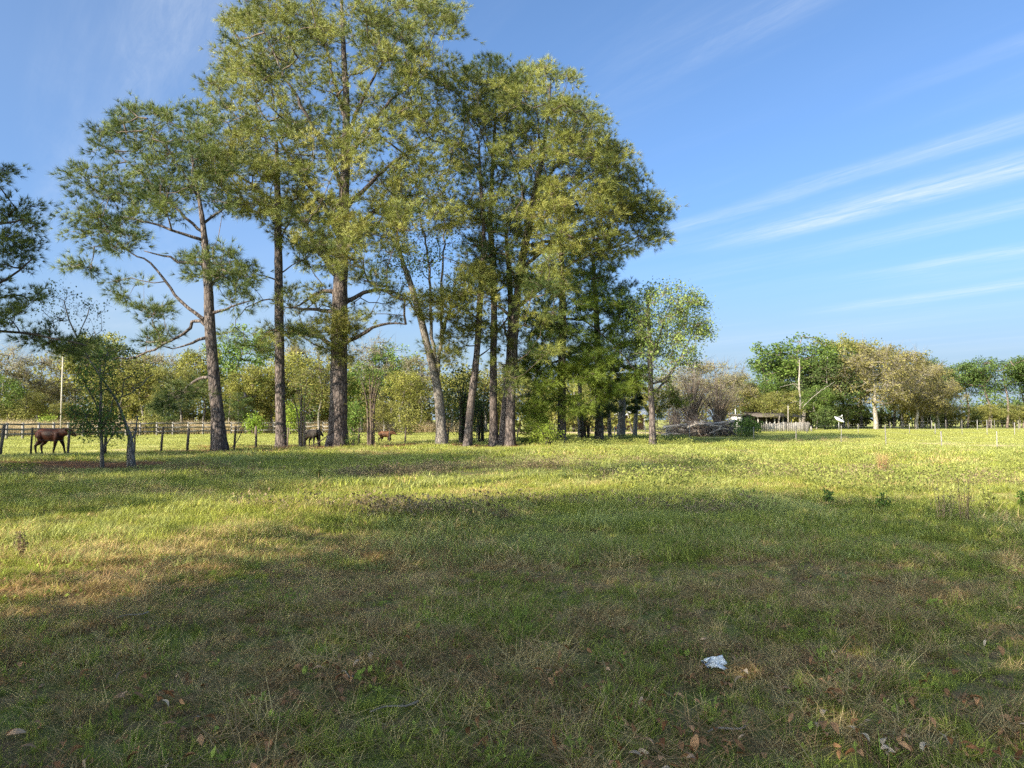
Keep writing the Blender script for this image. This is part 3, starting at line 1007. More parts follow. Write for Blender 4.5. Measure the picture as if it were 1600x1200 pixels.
def shrub(name, label, cat, px, d, w_px, h_px, leaf, stems, clumps, seed, leaf_size=.1, leaves=20, twig='dark_twig', group=None, y0=None, clump=.35, tipr=.006, jitter=.9):
    """multi-stemmed bush: a fan of stems from one root stool"""
    rng = np.random.default_rng(seed)
    x0 = XY(px, d)
    g = float(gz(x0, d))
    base = np.array([x0, d, g])
    f = d / FPX
    W, H = w_px * f / 2, h_px * f
    root = thing(name, label, cat, base, group)
    sk = Skeleton()
    mt, mf = MB(), MB()
    for k in range(stems):
        a = rng.uniform(0, 2 * PI)
        r = rng.uniform(.1, .75)
        b0 = base + np.array([math.cos(a) * .12 * W, math.sin(a) * .12 * W, -.08])
        top = base + np.array([math.cos(a) * W * r, math.sin(a) * W * r, H * rng.uniform(.6, .95)])
        mid = (b0 + top) / 2 + np.array([-math.cos(a) * W * .12, -math.sin(a) * W * .12, .1 * H])
        pl = resample([b0, mid, top], .25)
        tube(mt, pl, np.linspace(.02 + .012 * H, .008, len(pl)), 5, .5)
        sk.add_path(pl, -1, True)
    cl = []
    while len(cl) < clumps:
        q = rng.normal(size=3)
        q = q / np.linalg.norm(q) * rng.random() ** .4
        z = .52 + q[2] * .46
        ww = 1 - .35 * abs(z - .5)
        cl.append(base + np.array([q[0] * W * ww, q[1] * W * jitter * ww, z * H]))
    grow(sk, np.array(cl), rng, step=.35, lift=.05)
    wood(sk, mt, tipr)
    E = np.array(cl)
    K = leaves
    pos = np.repeat(E, K, 0) + rng.normal(size=(len(E) * K, 3)) * clump * .55
    pos[:, 2] = np.maximum(pos[:, 2], g + .02)
    leaf_faces(mf, pos, rng, leaf_size, .3, np.repeat(np.clip(rng.normal(.5, .2, len(E)), 0, 1), K))
    link('stems', mt.mesh('stems', M[twig], base, True), root, 'stuff')
    link('foliage', mf.mesh('foliage', M[leaf], base), root, 'stuff')
    return root


shrub('shrub', 'sparse grey-green bush of thin stems right of the tallest pine trunk', 'bush', 580, 43, 70, 140, 'far_olive', 12, 90, 201, .11, 9, 'twig', clump=.5)
shrub('shrub', 'thin leafy sapling clump before the dark calf, left of the tallest pine trunk', 'bush', 473, 42.5, 60, 125, 'leaves_green', 7, 60, 202, .11, 10, 'twig', clump=.5)
shrub('shrub', 'dark dense bush behind the reddish leaning pine', 'bush', 722, 51, 74, 125, 'leaves_dark', 10, 130, 203, .15, 22, clump=.6)
shrub('shrub', 'low dark bush right of the forked broadleaf trunk, under the leaning pine', 'bush', 752, 53, 60, 90, 'leaves_dark', 8, 80, 204, .15, 20, clump=.6)
shrub('shrub', 'yellow-green low bush at the foot of the drooping pine', 'bush', 856, 46, 50, 34, 'far_bright', 8, 60, 205, .11, 18, clump=.35)
shrub('shrub', 'shaded twiggy undergrowth bush between the dark trunks under the domed crown', 'bush', 915, 53, 90, 75, 'leaves_dark', 14, 60, 206, .14, 8, clump=.6)
shrub('shrub', 'rounded green bush at the right end of the brush pile', 'bush', 1168, 68, 44, 30, 'far_green', 8, 90, 207, .18, 24, clump=.4)
shrub('shrub', 'low green weeds bush at the right foot of the tallest pine', 'bush', 552, 43, 24, 22, 'leaves_green', 6, 26, 208, .1, 14, clump=.25)

# ------------------------------------------------------------------ trees standing outside the picture, whose shade falls into it
def big_tree(name, label, x, y, h, cr, cz, rz, leaf, seed, n_clumps, per, lsize, bark='grey_bark', trunk_r=.4, pine=False):
    rng = np.random.default_rng(seed)
    g = float(gz(x, y))
    base = np.array([x, y, g])
    root = thing(name, label, 'tree', base)
    tr = resample([base + [0, 0, -.3], base + [.2, .1, h * .3], base + [-.1, .2, h * .6], base + [.1, 0, h * .9]], .5)
    rr = np.linspace(trunk_r, trunk_r * .25, len(tr))
    mb = MB()
    tube(mb, tr, rr, 12, .5, True, .15, rng)
    link('trunk', mb.mesh('trunk', M[bark], base, True), root)
    sk = Skeleton()
    sk.add_path(tr, -1, True)
    cl = []
    while len(cl) < n_clumps:
        q = rng.normal(size=3)
        q = q / np.linalg.norm(q) * rng.random() ** .38
        cl.append(base + np.array([q[0] * cr, q[1] * cr, cz + q[2] * rz]))
    grow(sk, np.array(cl), rng, step=.8, skip=len(tr) // 3)
    mt, mf = MB(), MB()
    wood(sk, mt, .02)
    E = np.array(cl)
    pos = np.repeat(E, per, 0) + rng.normal(size=(len(E) * per, 3)) * np.array([.85, .85, .6])
    tt = np.repeat(np.clip(rng.normal(.5, .2, len(E)), 0, 1), per)
    if pine:
        ax = unit(pos - np.repeat(E, per, 0) + np.array([0, 0, .3]))
        needle_tufts(mf, pos, ax, rng, 9, .34, .05, 1.2, tt)
    else:
        leaf_faces(mf, pos, rng, lsize, .3, tt, .7)
    link('twigs', mt.mesh('twigs', M['twig'], base, True), root, 'stuff')
    link('crown', mf.mesh('crown', M[leaf], base), root, 'stuff')
    return root


TAN = 1 / math.tan(SUN_EL)


def shade_base(sx, sy, cz):
    """foot of a tree whose crown at height cz throws its shade on sx,sy"""
    return sx - SUN_H[0] * cz * TAN, sy - SUN_H[1] * cz * TAN


SHADERS = [  # shade centre x,y, crown radius, crown centre height, vertical radius, clumps, kind
    (1.7, 11.3, 3.9, 7.5, 3.0, 125, 'oak', 'broad oak behind the camera shading the middle of the grass'),
    (2.5, 6.0, 5.2, 6.5, 3.8, 160, 'oak', 'dense oak behind the camera shading the nearest grass'),
    (-2.5, 3.0, 4.2, 6.0, 3.2, 100, 'oak', 'low oak behind the camera on its left side'),
    (-10.0, 15.5, 3.6, 8.5, 2.8, 130, 'pine', 'pine left of the camera throwing broken shade over the left grass'),
    (-15, 24, 5.2, 9.0, 3.8, 280, 'pine', 'pine beyond the left edge shading the saplings'),
    (-8.5, 31, 4.2, 10.0, 3.8, 200, 'pine', 'taller pine beyond the left edge shading the fence corner'),
    (-24, 29, 4.5, 9.0, 3.6, 200, 'pine', 'outermost pine beyond the left edge by the fence'),
    (-4.5, 23, 3.0, 11.5, 2.6, 100, 'pine', 'thin pine beyond the left edge with a small high crown'),
    (5.5, 24.5, 2.3, 12.5, 2.0, 54, 'pine', 'far-off tall pine left of the camera with a tuft of a crown'),
    (-6.0, 28.5, 3.2, 12.0, 3.2, 120, 'pine', 'tall pine just outside the left edge shading the near dark boughs'),
    (-14.5, 37, 2.6, 9.0, 2.6, 80, 'pine', 'slender pine outside the left edge shading the left pine trunk'),
    (-18, 33.5, 3.2, 10.0, 3.0, 110, 'pine', 'second slender pine outside the left edge behind the outermost one'),
]
for k, (sx, sy, cr, cz, rz, nc, kd, lab) in enumerate(SHADERS):
    bx, by = shade_base(sx, sy, cz)
    if kd == 'oak':
        big_tree('oak_tree', lab, bx, by, cz + rz, cr, cz, rz, 'leaves_dark', 300 + k, nc, 110, .20, trunk_r=.35)
    else:
        big_tree('pine_tree', lab, bx, by, cz + rz, cr, cz, rz, 'needles_green', 300 + k, nc, 22, .3, 'pine_bark', .28, True)
#PART3
# ------------------------------------------------------------------ far trees: a few grown ones, then copies
def proto_tree(kind, seed, h=10.0):
    """far tree grown at the origin, h metres high; returns [(part name, mesh)]"""
    rng = np.random.default_rng(seed)
    spec = dict(
        olive=('far_olive', .36, .32, 120, 56, .21, 'grey_bark', .62),
        yellow=('far_yellow', .31, .32, 110, 56, .20, 'grey_bark', .62),
        green=('far_green', .34, .33, 115, 56, .21, 'grey_bark', .62),
        bare=('far_bud', .31, .36, 110, 30, .14, 'pale_bark', .60),
        dark=('far_dark', .35, .38, 125, 56, .21, 'grey_bark', .58),
        tan=('far_tan', .50, .37, 190, 50, .19, 'pale_bark', .60),
        pine=('far_pine', .26, .25, 135, 50, .19, 'pine_bark_far', .76),
    )[kind]
    leaf, rx, rz, n, per, ls, bark, cz = spec
    wob = rng.normal(size=(4, 2)) * .02 * h
    pts = [(0, 0, -.3), (wob[0, 0], wob[0, 1], h * .25), (wob[1, 0], wob[1, 1], h * .5), (wob[2, 0], wob[2, 1], h * .75), (wob[3, 0], wob[3, 1], h * .93)]
    if kind == 'tan':
        pts = [(0, 0, -.3), (.1, 0, h * .12), (-.1, .1, h * .24), (.3, 0, h * .45), (.2, .2, h * .7)]
    tr = resample(pts, .5)
    r0 = h * (.028 if kind == 'tan' else .017 if kind != 'bare' else .012)
    mb = MB()
    tube(mb, tr, np.linspace(r0, r0 * .15, len(tr)), 8, .5, True, .12, rng)
    sk = Skeleton()
    sk.add_path(tr, -1, True)
    lump = [np.array([rng.normal() * rx * .55, rng.normal() * rx * .55, cz + rng.uniform(-1, 1) * rz * .8]) * h for _ in range(9 if kind != 'pine' else 8)]
    cl = []
    while len(cl) < n:
        q = rng.normal(size=3)
        q = q / np.linalg.norm(q) * rng.random() ** .36
        p = np.array([q[0] * rx, q[1] * rx, cz + q[2] * rz]) * h
        if kind == 'pine' or rng.random() < .5:
            p = lump[rng.integers(len(lump))] + rng.normal(size=3) * h * np.array([.075, .075, .045])
        if p[2] < h * .12 or p[2] > h:
            continue
        if abs(q[0]) > .0 and kind != 'pine' and np.linalg.norm(p[:2]) > rx * h * (1.05 - .8 * max(0, p[2] / h - .72)):
            continue
        cl.append(p)
    grow(sk, np.array(cl), rng, step=.7, lift=-.08 if kind == 'bare' else .08, skip=2 if kind == 'tan' else len(tr) // 4)
    mt, mf = MB(), MB()
    wood(sk, mt, .03 if kind in ('bare', 'tan') else .022, sides=4)
    E = np.array(cl)
    ball = unit(rng.normal(size=(n * per, 3))) * rng.random((n * per, 1)) ** .5
    pos = np.repeat(E, per, 0) + ball * np.array([.085, .085, .06]) * h
    tt = np.repeat(np.clip(rng.normal(.5, .22, n), 0, 1), per)
    leaf_faces(mf, pos, rng, ls, .2, tt, .75)
    if kind in ('bare', 'tan'):
        a = np.repeat(E, 9, 0)
        b = a + rng.normal(size=a.shape) * .07 * h + np.array([0, 0, .04 * h])
        twig_rays(mt, a, b, .018)
    tw = 'pale_twig' if kind in ('bare', 'tan') else 'twig'
    return [('trunk', mb.mesh('trunk', M[bark], smooth=True), None), ('branches', mt.mesh('branches', M['far_bark' if kind in ('bare', 'tan') else tw], smooth=True), 'stuff'), ('crown', mf.mesh('crown', M[leaf]), 'stuff')]


PROTO = {}
for kind, seeds in dict(olive=(1, 2), yellow=(3, 4), green=(5, 6), bare=(7, 8), dark=(9, 10), tan=(11, 12), pine=(13, 14, 15)).items():
    PROTO[kind] = [proto_tree(kind, s) for s in seeds]
rngB = random.Random(8)
_use = {}


def far_tree(kind, px, d, top, label, wide=1.0, group=None, name=None):
    x = XY(px, d)
    h = EYE + (655.0 - top) / FPX * d
    s = h / 10.0
    _use[kind] = _use.get(kind, -1) + 1
    parts = PROTO[kind][_use[kind] % len(PROTO[kind])]
    r = thing(name or dict(pine='pine_tree', tan='oak_tree', dark='evergreen_tree').get(kind, 'broadleaf_tree'), label, 'tree', (x, d, float(gz(x, d)) * 1), group)
    r.rotation_euler = (0, 0, rngB.uniform(0, 6.28))
    r.scale = (s * wide, s * wide, s)
    for nm, me, kd in parts:
        link(nm, me, r, kd)
    return r


LEFT = [  # kind, px, distance, top row, width factor, what singles it out
    ('green', -60, 88, 540, 1.1, 'green tree just outside the left edge of the far treeline'),
    ('bare', 12, 90, 536, 1.0, 'pale bare-twigged tree at the left edge of the far treeline'),
    ('green', 2, 80, 585, 1.0, 'small bright green tree low at the left edge of the far treeline'),
    ('bare', 58, 92, 545, 1.0, 'pale bare-twigged tree just left of the utility pole'),
    ('olive', 40, 84, 605, 1.2, 'low olive tree below the bare trees left of the utility pole'),
    ('tan', 85, 96, 590, .8, 'tan low tree directly behind the utility pole'),
    ('bare', 118, 94, 528, .9, 'pale bare-twigged tree just right of the utility pole'),
    ('yellow', 150, 92, 505, .9, 'tall pale yellow-green tree behind the dark sapling'),
    ('olive', 105, 82, 625, 1.3, 'low grey-olive tree at the foot of the utility pole'),
    ('olive', 190, 90, 545, 1.0, 'olive tree behind the crown of the stubby forked tree'),
    ('yellow', 222, 88, 560, 1.0, 'yellowish tree right of the stubby forked tree'),
    ('green', 204, 94, 540, .9, 'green tree half hidden behind the stubby forked tree'),
    ('bare', 258, 93, 540, .9, 'pale bare tree between the stubby forked tree and the left pine'),
    ('olive', 285, 86, 565, 1.0, 'olive tree behind the low dark bough of the left pine'),
    ('dark', 262, 83, 625, 1.1, 'dark bushy evergreen low left of the left pine trunk'),
    ('yellow', 312, 92, 530, .8, 'yellow-green tree directly left of the left pine trunk'),
    ('green', 375, 96, 500, .9, 'tall green tree whose top shows right of the left pine trunk'),
    ('yellow', 395, 88, 560, 1.0, 'yellow tree left of the slim straight pine trunk'),
    ('dark', 372, 84, 610, 1.0, 'dark evergreen gap-filler low right of the left pine trunk'),
    ('yellow', 360, 86, 590, 1.0, 'yellow-olive tree just right of the left pine trunk'),
    ('yellow', 462, 92, 540, 1.0, 'yellow tree right of the slim straight pine trunk'),
    ('tan', 486, 97, 530, .6, 'tan tree left of the tallest pine trunk'),
    ('olive', 500, 86, 560, 1.0, 'olive tree directly left of the tallest pine trunk'),
    ('olive', 425, 90, 585, 1.0, 'olive tree behind the slim straight pine trunk'),
    ('green', 566, 90, 560, 1.0, 'green tree right of the tallest pine trunk'),
    ('bare', 592, 97, 525, .9, 'pale bare tree standing above the green trees right of the tallest pine'),
    ('green', 618, 98, 530, .9, 'fresh green tree left of the forked broadleaf tree'),
    ('yellow', 632, 88, 570, 1.0, 'yellow tree left of the forked broadleaf trunk, lower than the green one'),
    ('bare', 655, 95, 545, .8, 'pale bare tree behind the forked broadleaf trunk'),
    ('olive', 600, 84, 620, 1.2, 'low olive tree behind the tan calf'),
    ('yellow', 705, 92, 575, 1.1, 'yellowish tree behind the dark bush right of the forked trunk'),
    ('olive', 760, 95, 570, 1.2, 'olive tree behind the reddish leaning pine'),
    ('bare', 800, 98, 560, 1.1, 'pale bare tree behind the twin red pines'),
    ('dark', 860, 125, 585, 1.3, 'dark evergreen far behind the drooping pine'),
    ('olive', 930, 130, 590, 1.3, 'olive tree far behind the short-trunked dark pine'),
    ('olive', 1000, 128, 600, 1.3, 'olive tree above the far house roof'),
    ('bare', 1050, 120, 575, 1.3, 'pale bare tree behind the left half of the brush pile'),
    ('bare', 1085, 92, 560, 1.2, 'grey bare tree fanning up behind the brush pile'),
    ('bare', 1118, 94, 553, 1.15, 'second grey bare tree fanning up right behind the brush pile'),
    ('tan', 1140, 120, 578, .8, 'tan tree behind the right end of the brush pile'),
    ('green', 1160, 132, 585, 1.0, 'green tree behind the white shed'),
    ('green', 1192, 128, 580, 1.0, 'bright green tree between the white shed and the tall rounded grove tree'),
    ('olive', 1178, 122, 605, 1.2, 'low olive tree above the white shed'),
    ('olive', 1216, 111, 606, 1.35, 'low olive tree roofing over the dark open barn'),
]
RIGHT = [
    ('green', 1252, 130, 514, 1.2, 'tall rounded green grove tree behind the dead snag'),
    ('dark', 1232, 134, 540, 1.1, 'dark green tree tucked behind the left side of the tall rounded grove tree'),
    ('dark', 1290, 138, 530, 1.1, 'dark green crown filling the gap between the rounded grove tree and the great tan oak'),
    ('olive', 1395, 146, 535, 1.0, 'olive crown behind the right shoulder of the great tan oak'),
    ('tan', 1440, 140, 560, .9, 'tan crown rising behind the smaller tan oaks'),
    ('pine', 1215, 133, 560, 1.2, 'lower green pine at the left end of the right grove'),
    ('dark', 1292, 126, 548, 1.1, 'dark green leafy tree left of the great tan oak'),
    ('green', 1275, 122, 600, 1.1, 'low bright green tree by the picket fence end'),
    ('olive', 1318, 140, 520, .9, 'olive crown rising behind the great tan oak on its left'),
    ('olive', 1345, 142, 520, .9, 'second olive crown rising behind the great tan oak'),
    ('tan', 1368, 124, 532, 1.0, 'great tan oak with pale forked trunk at the grove edge'),
    ('dark', 1325, 128, 600, 1.1, 'dark tree low in the shade of the great tan oak'),
    ('bare', 1408, 140, 545, 1.0, 'pale bare crown just right of the great tan oak'),
    ('tan', 1432, 128, 572, 1.0, 'tan tree right of the great tan oak, its smaller neighbour'),
    ('tan', 1465, 132, 590, 1.0, 'lowest tan tree at the right end of the oaks'),
    ('olive', 1410, 132, 600, 1.0, 'olive tree between the two tan oaks'),
    ('bare', 1452, 142, 560, .8, 'thin pale bare tree above the smaller tan oaks'),
    ('pine', 1478, 145, 562, 1.0, 'first pine of the right-hand pine row, left of the rest'),
    ('pine', 1510, 142, 570, 1.1, 'second pine of the right-hand pine row'),
    ('pine', 1542, 138, 560, 1.2, 'third pine of the right-hand pine row, the darkest trunk'),
    ('pine', 1572, 140, 562, 1.1, 'pale-trunked pine near the right edge of the picture'),
    ('pine', 1598, 144, 565, 1.1, 'pine cut by the right edge of the picture'),
    ('pine', 1640, 140, 560, 1.2, 'pine just outside the right edge'),
    ('olive', 1500, 135, 632, 1.5, 'low olive bushy tree under the first pines on the right'),
    ('olive', 1548, 133, 628, 1.5, 'low olive bushy tree under the darkest pine on the right'),
    ('olive', 1592, 136, 630, 1.5, 'low olive bushy tree at the right edge'),
    ('bare', 1430, 130, 610, .6, 'slender pale-stemmed tree under the tan oaks, left one'),
    ('bare', 1448, 131, 612, .6, 'slender pale-stemmed tree under the tan oaks, right one'),
    ('olive', 1680, 134, 600, 1.4, 'olive tree outside the right edge'),
]
for kind, px, d, top, w, lab in LEFT:
    far_tree(kind, px, d, top, lab, w * 1.08, 'trees of the far treeline')
for kind, px, d, top, w, lab in RIGHT:
    far_tree(kind, px, d, top, lab, w * 1.05, 'trees of the right grove')
# bright green bushes in front of the treeline
shrub('shrub', 'bright green bush right of the left pine, at the edge of the dry grass', 'bush', 398, 80, 30, 30, 'far_bright', 6, 50, 220, .22, 22, 'twig', clump=.5)
shrub('shrub', 'bright green bush right of the slim straight pine, at the edge of the dry grass', 'bush', 455, 80, 28, 48, 'far_bright', 6, 60, 221, .22, 22, 'twig', clump=.6)
shrub('shrub', 'bright green bush low left of the utility pole', 'bush', 75, 78, 26, 30, 'far_bright', 6, 44, 222, .22, 20, 'twig', clump=.5)
shrub('shrub', 'bright green bush behind the grey-green twiggy bush by the tallest pine', 'bush', 552, 76, 40, 56, 'far_green', 6, 80, 223, .22, 22, 'twig', clump=.6)
shrub('shrub', 'olive bush behind the stubby forked tree at the dry grass', 'bush', 235, 79, 44, 36, 'far_olive', 6, 60, 224, .22, 20, 'twig', clump=.6)
shrub('shrub', 'olive bush beyond the tan calf', 'bush', 640, 76, 50, 50, 'far_olive', 6, 80, 225, .22, 20, 'twig', clump=.6)
shrub('shrub', 'grey olive bush at the far left edge of the dry grass', 'bush', 20, 80, 60, 50, 'far_olive', 6, 80, 226, .22, 20, 'twig', clump=.6)
shrub('shrub', 'green bush beside the satellite dish at the grove edge', 'bush', 1290, 118, 40, 34, 'far_dark', 6, 80, 227, .3, 22, 'twig', clump=.7)


def woods(name, px0, px1, d, top0, top1, leaf, seed, n):
    """the wood behind, one mass"""
    rng = np.random.default_rng(seed)
    mf, mt = MB(), MB()
    for _ in range(n):
        px = rng.uniform(px0, px1)
        dd = d + rng.uniform(-6, 10)
        x = XY(px, dd)
        h = (EYE + (655 - rng.uniform(top0, top1)) / FPX * dd)
        k = int(70 + h * 12)
        q = unit(rng.normal(size=(k, 3))) * rng.random((k, 1)) ** .4
        w = rng.uniform(.22, .34) * h
        pos = np.array([x, dd, h * .55]) + q * np.array([w, w, h * .46])
        leaf_faces(mf, pos, rng, .5, .2, np.clip(rng.normal(.5, .2), 0, 1), .8)
        tube(mt, [(x, dd, -.2), (x + rng.normal() * .3, dd, h * .4), (x + rng.normal() * .5, dd, h * .85)], [.13, .09, .02], 4, .5)
    o = link(name, mf.mesh(name, M[leaf]), None, 'stuff')
    o['label'] = 'far woods closing the view behind the trees' if name == 'woods' else 'low thicket under the far trees'
    o['category'] = 'woods'
    b = link('stems', mt.mesh('stems', M['grey_bark']), o, 'stuff')
    return o


woods('woods', -180, 1000, 108, 545, 600, 'far_olive', 401, 130)
woods('woods', 820, 1270, 150, 590, 630, 'far_olive', 402, 70)
woods('woods', 1180, 1850, 165, 600, 640, 'far_dark', 403, 130)
woods('thicket', -180, 1010, 99, 618, 646, 'far_olive', 404, 190)
woods('thicket', 1150, 1850, 148, 632, 652, 'far_olive', 405, 150)
#PART4
# ------------------------------------------------------------------ small built things
M['post_wood'] = plain_mat('post_wood', (.045, .036, .028), (.15, .12, .095), 10, .9, .5, (1, 1, .2))
M['grey_wood'] = plain_mat('grey_wood', (.13, .118, .102), (.29, .268, .24), 8, .9, .4, (1, 1, .25))
M['log_wood'] = plain_mat('log_wood', (.12, .10, .083), (.44, .39, .33), 5, .9, .6, (1, 1, 1))
M['pale_post'] = plain_mat('pale_post', (.26, .245, .22), (.46, .435, .40), 8, .8, .3)
M['fence_post'] = plain_mat('fence_post', (.14, .13, .118), (.30, .28, .26), 8, .8, .3)
M['wire'] = plain_mat('wire', (.18, .18, .18), (.34, .34, .33), 20, .5, .1, metallic=.6)
M['white_paint'] = plain_mat('white_paint', (.50, .49, .45), (.70, .69, .65), 3, .6, .1)
M['roof_metal'] = plain_mat('roof_metal', (.50, .50, .49), (.72, .72, .71), 2, .45, .1, (1, 8, 1), .4)
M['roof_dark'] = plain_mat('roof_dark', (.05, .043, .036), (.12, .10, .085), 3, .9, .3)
M['brown_wall'] = plain_mat('brown_wall', (.16, .075, .045), (.30, .155, .10), 4, .8, .2, (1, 1, .2))
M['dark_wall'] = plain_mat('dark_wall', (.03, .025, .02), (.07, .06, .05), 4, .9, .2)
M['glass'] = plain_mat('glass', (.02, .025, .03), (.05, .06, .07), 2, .1, 0, spec=.6)
M['pole_wood'] = plain_mat('pole_wood', (.26, .23, .19), (.46, .415, .345), 6, .85, .3, (1, 1, .1))
M['dish'] = plain_mat('dish', (.62, .63, .63), (.80, .80, .80), 4, .5, .05)


def post(parent, base, x, y, h, r, lean=(0, 0), mat='post_wood', sides=7, seed=0, name='post'):
    rng = np.random.default_rng(seed)
    g = float(gz(x, y))
    mb = MB()
    p = np.array([[x, y, g - .3], [x + lean[0] * .3, y + lean[1] * .3, g + h * .35], [x + lean[0], y + lean[1], g + h]])
    tube(mb, p, [r * 1.05, r, r * .92], sides, rng.uniform(.3, .7), True, .2, rng)
    return link(name, mb.mesh(name, M[mat], base, True), parent), p[2]


def wire_run(parent, base, pts, r, name='wire'):
    mb = MB()
    pl = []
    for a, b in zip(pts[:-1], pts[1:]):
        t = np.linspace(0, 1, 6)[:-1, None]
        s = a + (b - a) * t
        s[:, 2] -= (4 * t * (1 - t))[:, 0] * .03
        pl.append(s)
    pl = np.concatenate(pl + [pts[-1:]])
    tube(mb, pl, r, 3, .5)
    return link(name, mb.mesh(name, M['wire'], base), parent)


def wire_fence(label, rows, mat, r, levels, wr=.004, mesh_to=None, seed=0):
    """rows: (px, d, top row, lean px); posts plus strands of wire"""
    base = np.array([XY(rows[0][0], rows[0][1]), rows[0][1], 0.])
    base[2] = float(gz(base[0], base[1]))
    f = thing('wire_fence', label, 'fence', base)
    tops, feet = [], []
    for k, (px, d, top, ln) in enumerate(rows):
        x = XY(px, d)
        h = float(P(px, top, d)[2] - gz(x, d))
        o, tp = post(f, base, x, d, h, r * (1 + .25 * math.sin(k * 2.1)), (ln * d / FPX, 0), mat, seed=seed + k)
        tops.append(tp)
        feet.append(np.array([x, d, float(gz(x, d))]))
    tops, feet = np.array(tops), np.array(feet)
    for lv in levels:
        wire_run(f, base, feet + (tops - feet) * lv + np.array([0, -r, 0]), wr)
    if mesh_to:
        mb = MB()
        for a, b, ta, tb in zip(feet[:mesh_to], feet[1:mesh_to + 1], tops, tops[1:]):
            n = int(np.linalg.norm(b - a) / .16)
            for i in range(1, n):
                t = i / n
                q = a + (b - a) * t
                tube(mb, [q + [0, -r, .05], q + [0, -r, 1.0]], .004, 3, .5)
        link('wire_mesh', mb.mesh('wire_mesh', M['wire'], base), f, 'stuff')
    return f


wire_fence('old wire fence of dark leaning wooden posts behind the saplings and left pine',
           [(-75, 28.5, 660, 4), (2, 31, 664, 6), (50, 31.5, 668, 2), (108, 33, 672, 2), (166, 34.5, 669, 1), (212, 36, 668, 0), (253, 37, 667, 3), (294, 37.8, 670, 2), (331, 38.2, 666, 0),
            (367, 39, 666, 2), (401, 41, 666, 0), (450, 42.5, 668, 1), (500, 44.5, 668, 0), (561, 47, 668, 1), (609, 50, 669, 0), (633, 52, 667, 2), (700, 55, 668, 1), (745, 57, 668, 0), (808, 59, 668, 2)],
           'post_wood', .055, (.35, .62, .9), seed=500)
wire_fence('field fence of thin pale posts with wire mesh before the brush pile and right pasture',
           [(906, 70, 667, 1), (960, 69, 666, 0), (1008, 67.5, 666, 0), (1041, 66, 666, 0), (1077, 64, 664, 0), (1115, 62, 664, 0), (1177, 58, 667, 0), (1243, 53.5, 665, 0), (1313, 49, 665, 1), (1383, 46, 664, -1),
            (1470, 43.5, 674, -1), (1556, 41, 674, 0), (1650, 38.5, 670, 0)],
           'fence_post', .030, (.4, .7, .97), .0035, 6, seed=540)
wire_fence('distant wire fence of short posts across the right pasture',
           [(1183, 90, 664, 0), (1260, 88, 664, 0), (1340, 86, 662, 0), (1420, 82, 662, 0), (1460, 80, 662, 0), (1502, 78, 658, 0), (1541, 77, 656, 0), (1584, 76, 660, 0), (1640, 74, 660, 0)],
           'fence_post', .032, (.5, .95), seed=570)
wire_fence('farthest row of pale posts before the right-hand pine row',
           [(1390, 118, 659, 0), (1455, 114, 657, 0), (1477, 112, 656, 0), (1502, 111, 656, 0), (1526, 110, 656, 0), (1553, 109, 656, 0), (1590, 108, 656, 0)],
           'fence_post', .036, (.5, .95), seed=580)


def rail_fence():
    rows = [(-60, 57), (-20, 60), (12, 62), (37, 63.5), (62, 65), (85, 66.5), (108, 68), (131, 69.5), (154, 70.8), (176, 72), (198, 73.2), (220, 74.5), (246, 76), (271, 77.3), (295, 78.6), (318, 79.8), (340, 81), (362, 82), (384, 83),
            (405, 84), (428, 85), (452, 86), (478, 87), (505, 88), (532, 89)]
    b = np.array([XY(*rows[0]), rows[0][1], 0])
    f = thing('rail_fence', 'weathered grey wooden rail fence across the left pasture before the dry grass', 'fence', b)
    pts = np.array([[XY(px, d), d, float(gz(XY(px, d), d))] for px, d in rows])
    pm = MB()
    box(pm, (-.07, -.07, -.3), (.07, .07, 1.32), .5)
    pme = pm.mesh('post', M['grey_wood'])
    for p in pts:
        o = link('post', pme, f, loc=p - b)
    for i, (a, c) in enumerate(zip(pts[:-1], pts[1:])):
        for k, z in enumerate((.38, .78, 1.18)):
            m = MB()
            dz = .02 * math.sin(i * 3.1 + k)
            beam(m, a + [0, -.10 - .003 * (i % 2), z + dz], c + [0, -.10 - .003 * (i % 2), z - dz], .04, .14, .3 + .4 * ((i * 7 + k * 3) % 5) / 4)
            link('rail', m.mesh('rail', M['grey_wood'], b), f)


rail_fence()


def pole(name, label, px, d, top, w_px, mat='pole_wood', cross=False):
    x = XY(px, d)
    g = float(gz(x, d))
    h = float(P(px, top, d)[2]) - g
    r = w_px * d / FPX / 2
    t = thing(name, label, 'pole', (x, d, g))
    mb = MB()
    tube(mb, [(0, 0, -.3), (0, 0, h * .5), (0.02, 0, h)], [r * 1.1, r, r * .8], 8, .5, True)
    link('shaft', mb.mesh('shaft', M[mat], smooth=True), t)
    m2 = MB()
    if cross:
        beam(m2, (-.5, -r - .05, h - .35), (.5, -r - .05, h - .35), .09, .11)
        link('crossarm', m2.mesh('crossarm', M[mat]), t)
    else:
        tube(m2, [(0.02, 0, h + .002), (0.02, 0, h + .05)], [r * .95, r * .3], 8, .3)
        link('cap', m2.mesh('cap', M['wire']), t)
    return t


pole('utility_pole', 'slim sunlit wooden utility pole before the far treeline, above the dark cow', 96, 62, 556, 2.3)
pole('wooden_pole', 'pale bare pole standing over the picket fence before the dark barn', 1231, 102, 634, 1.4)

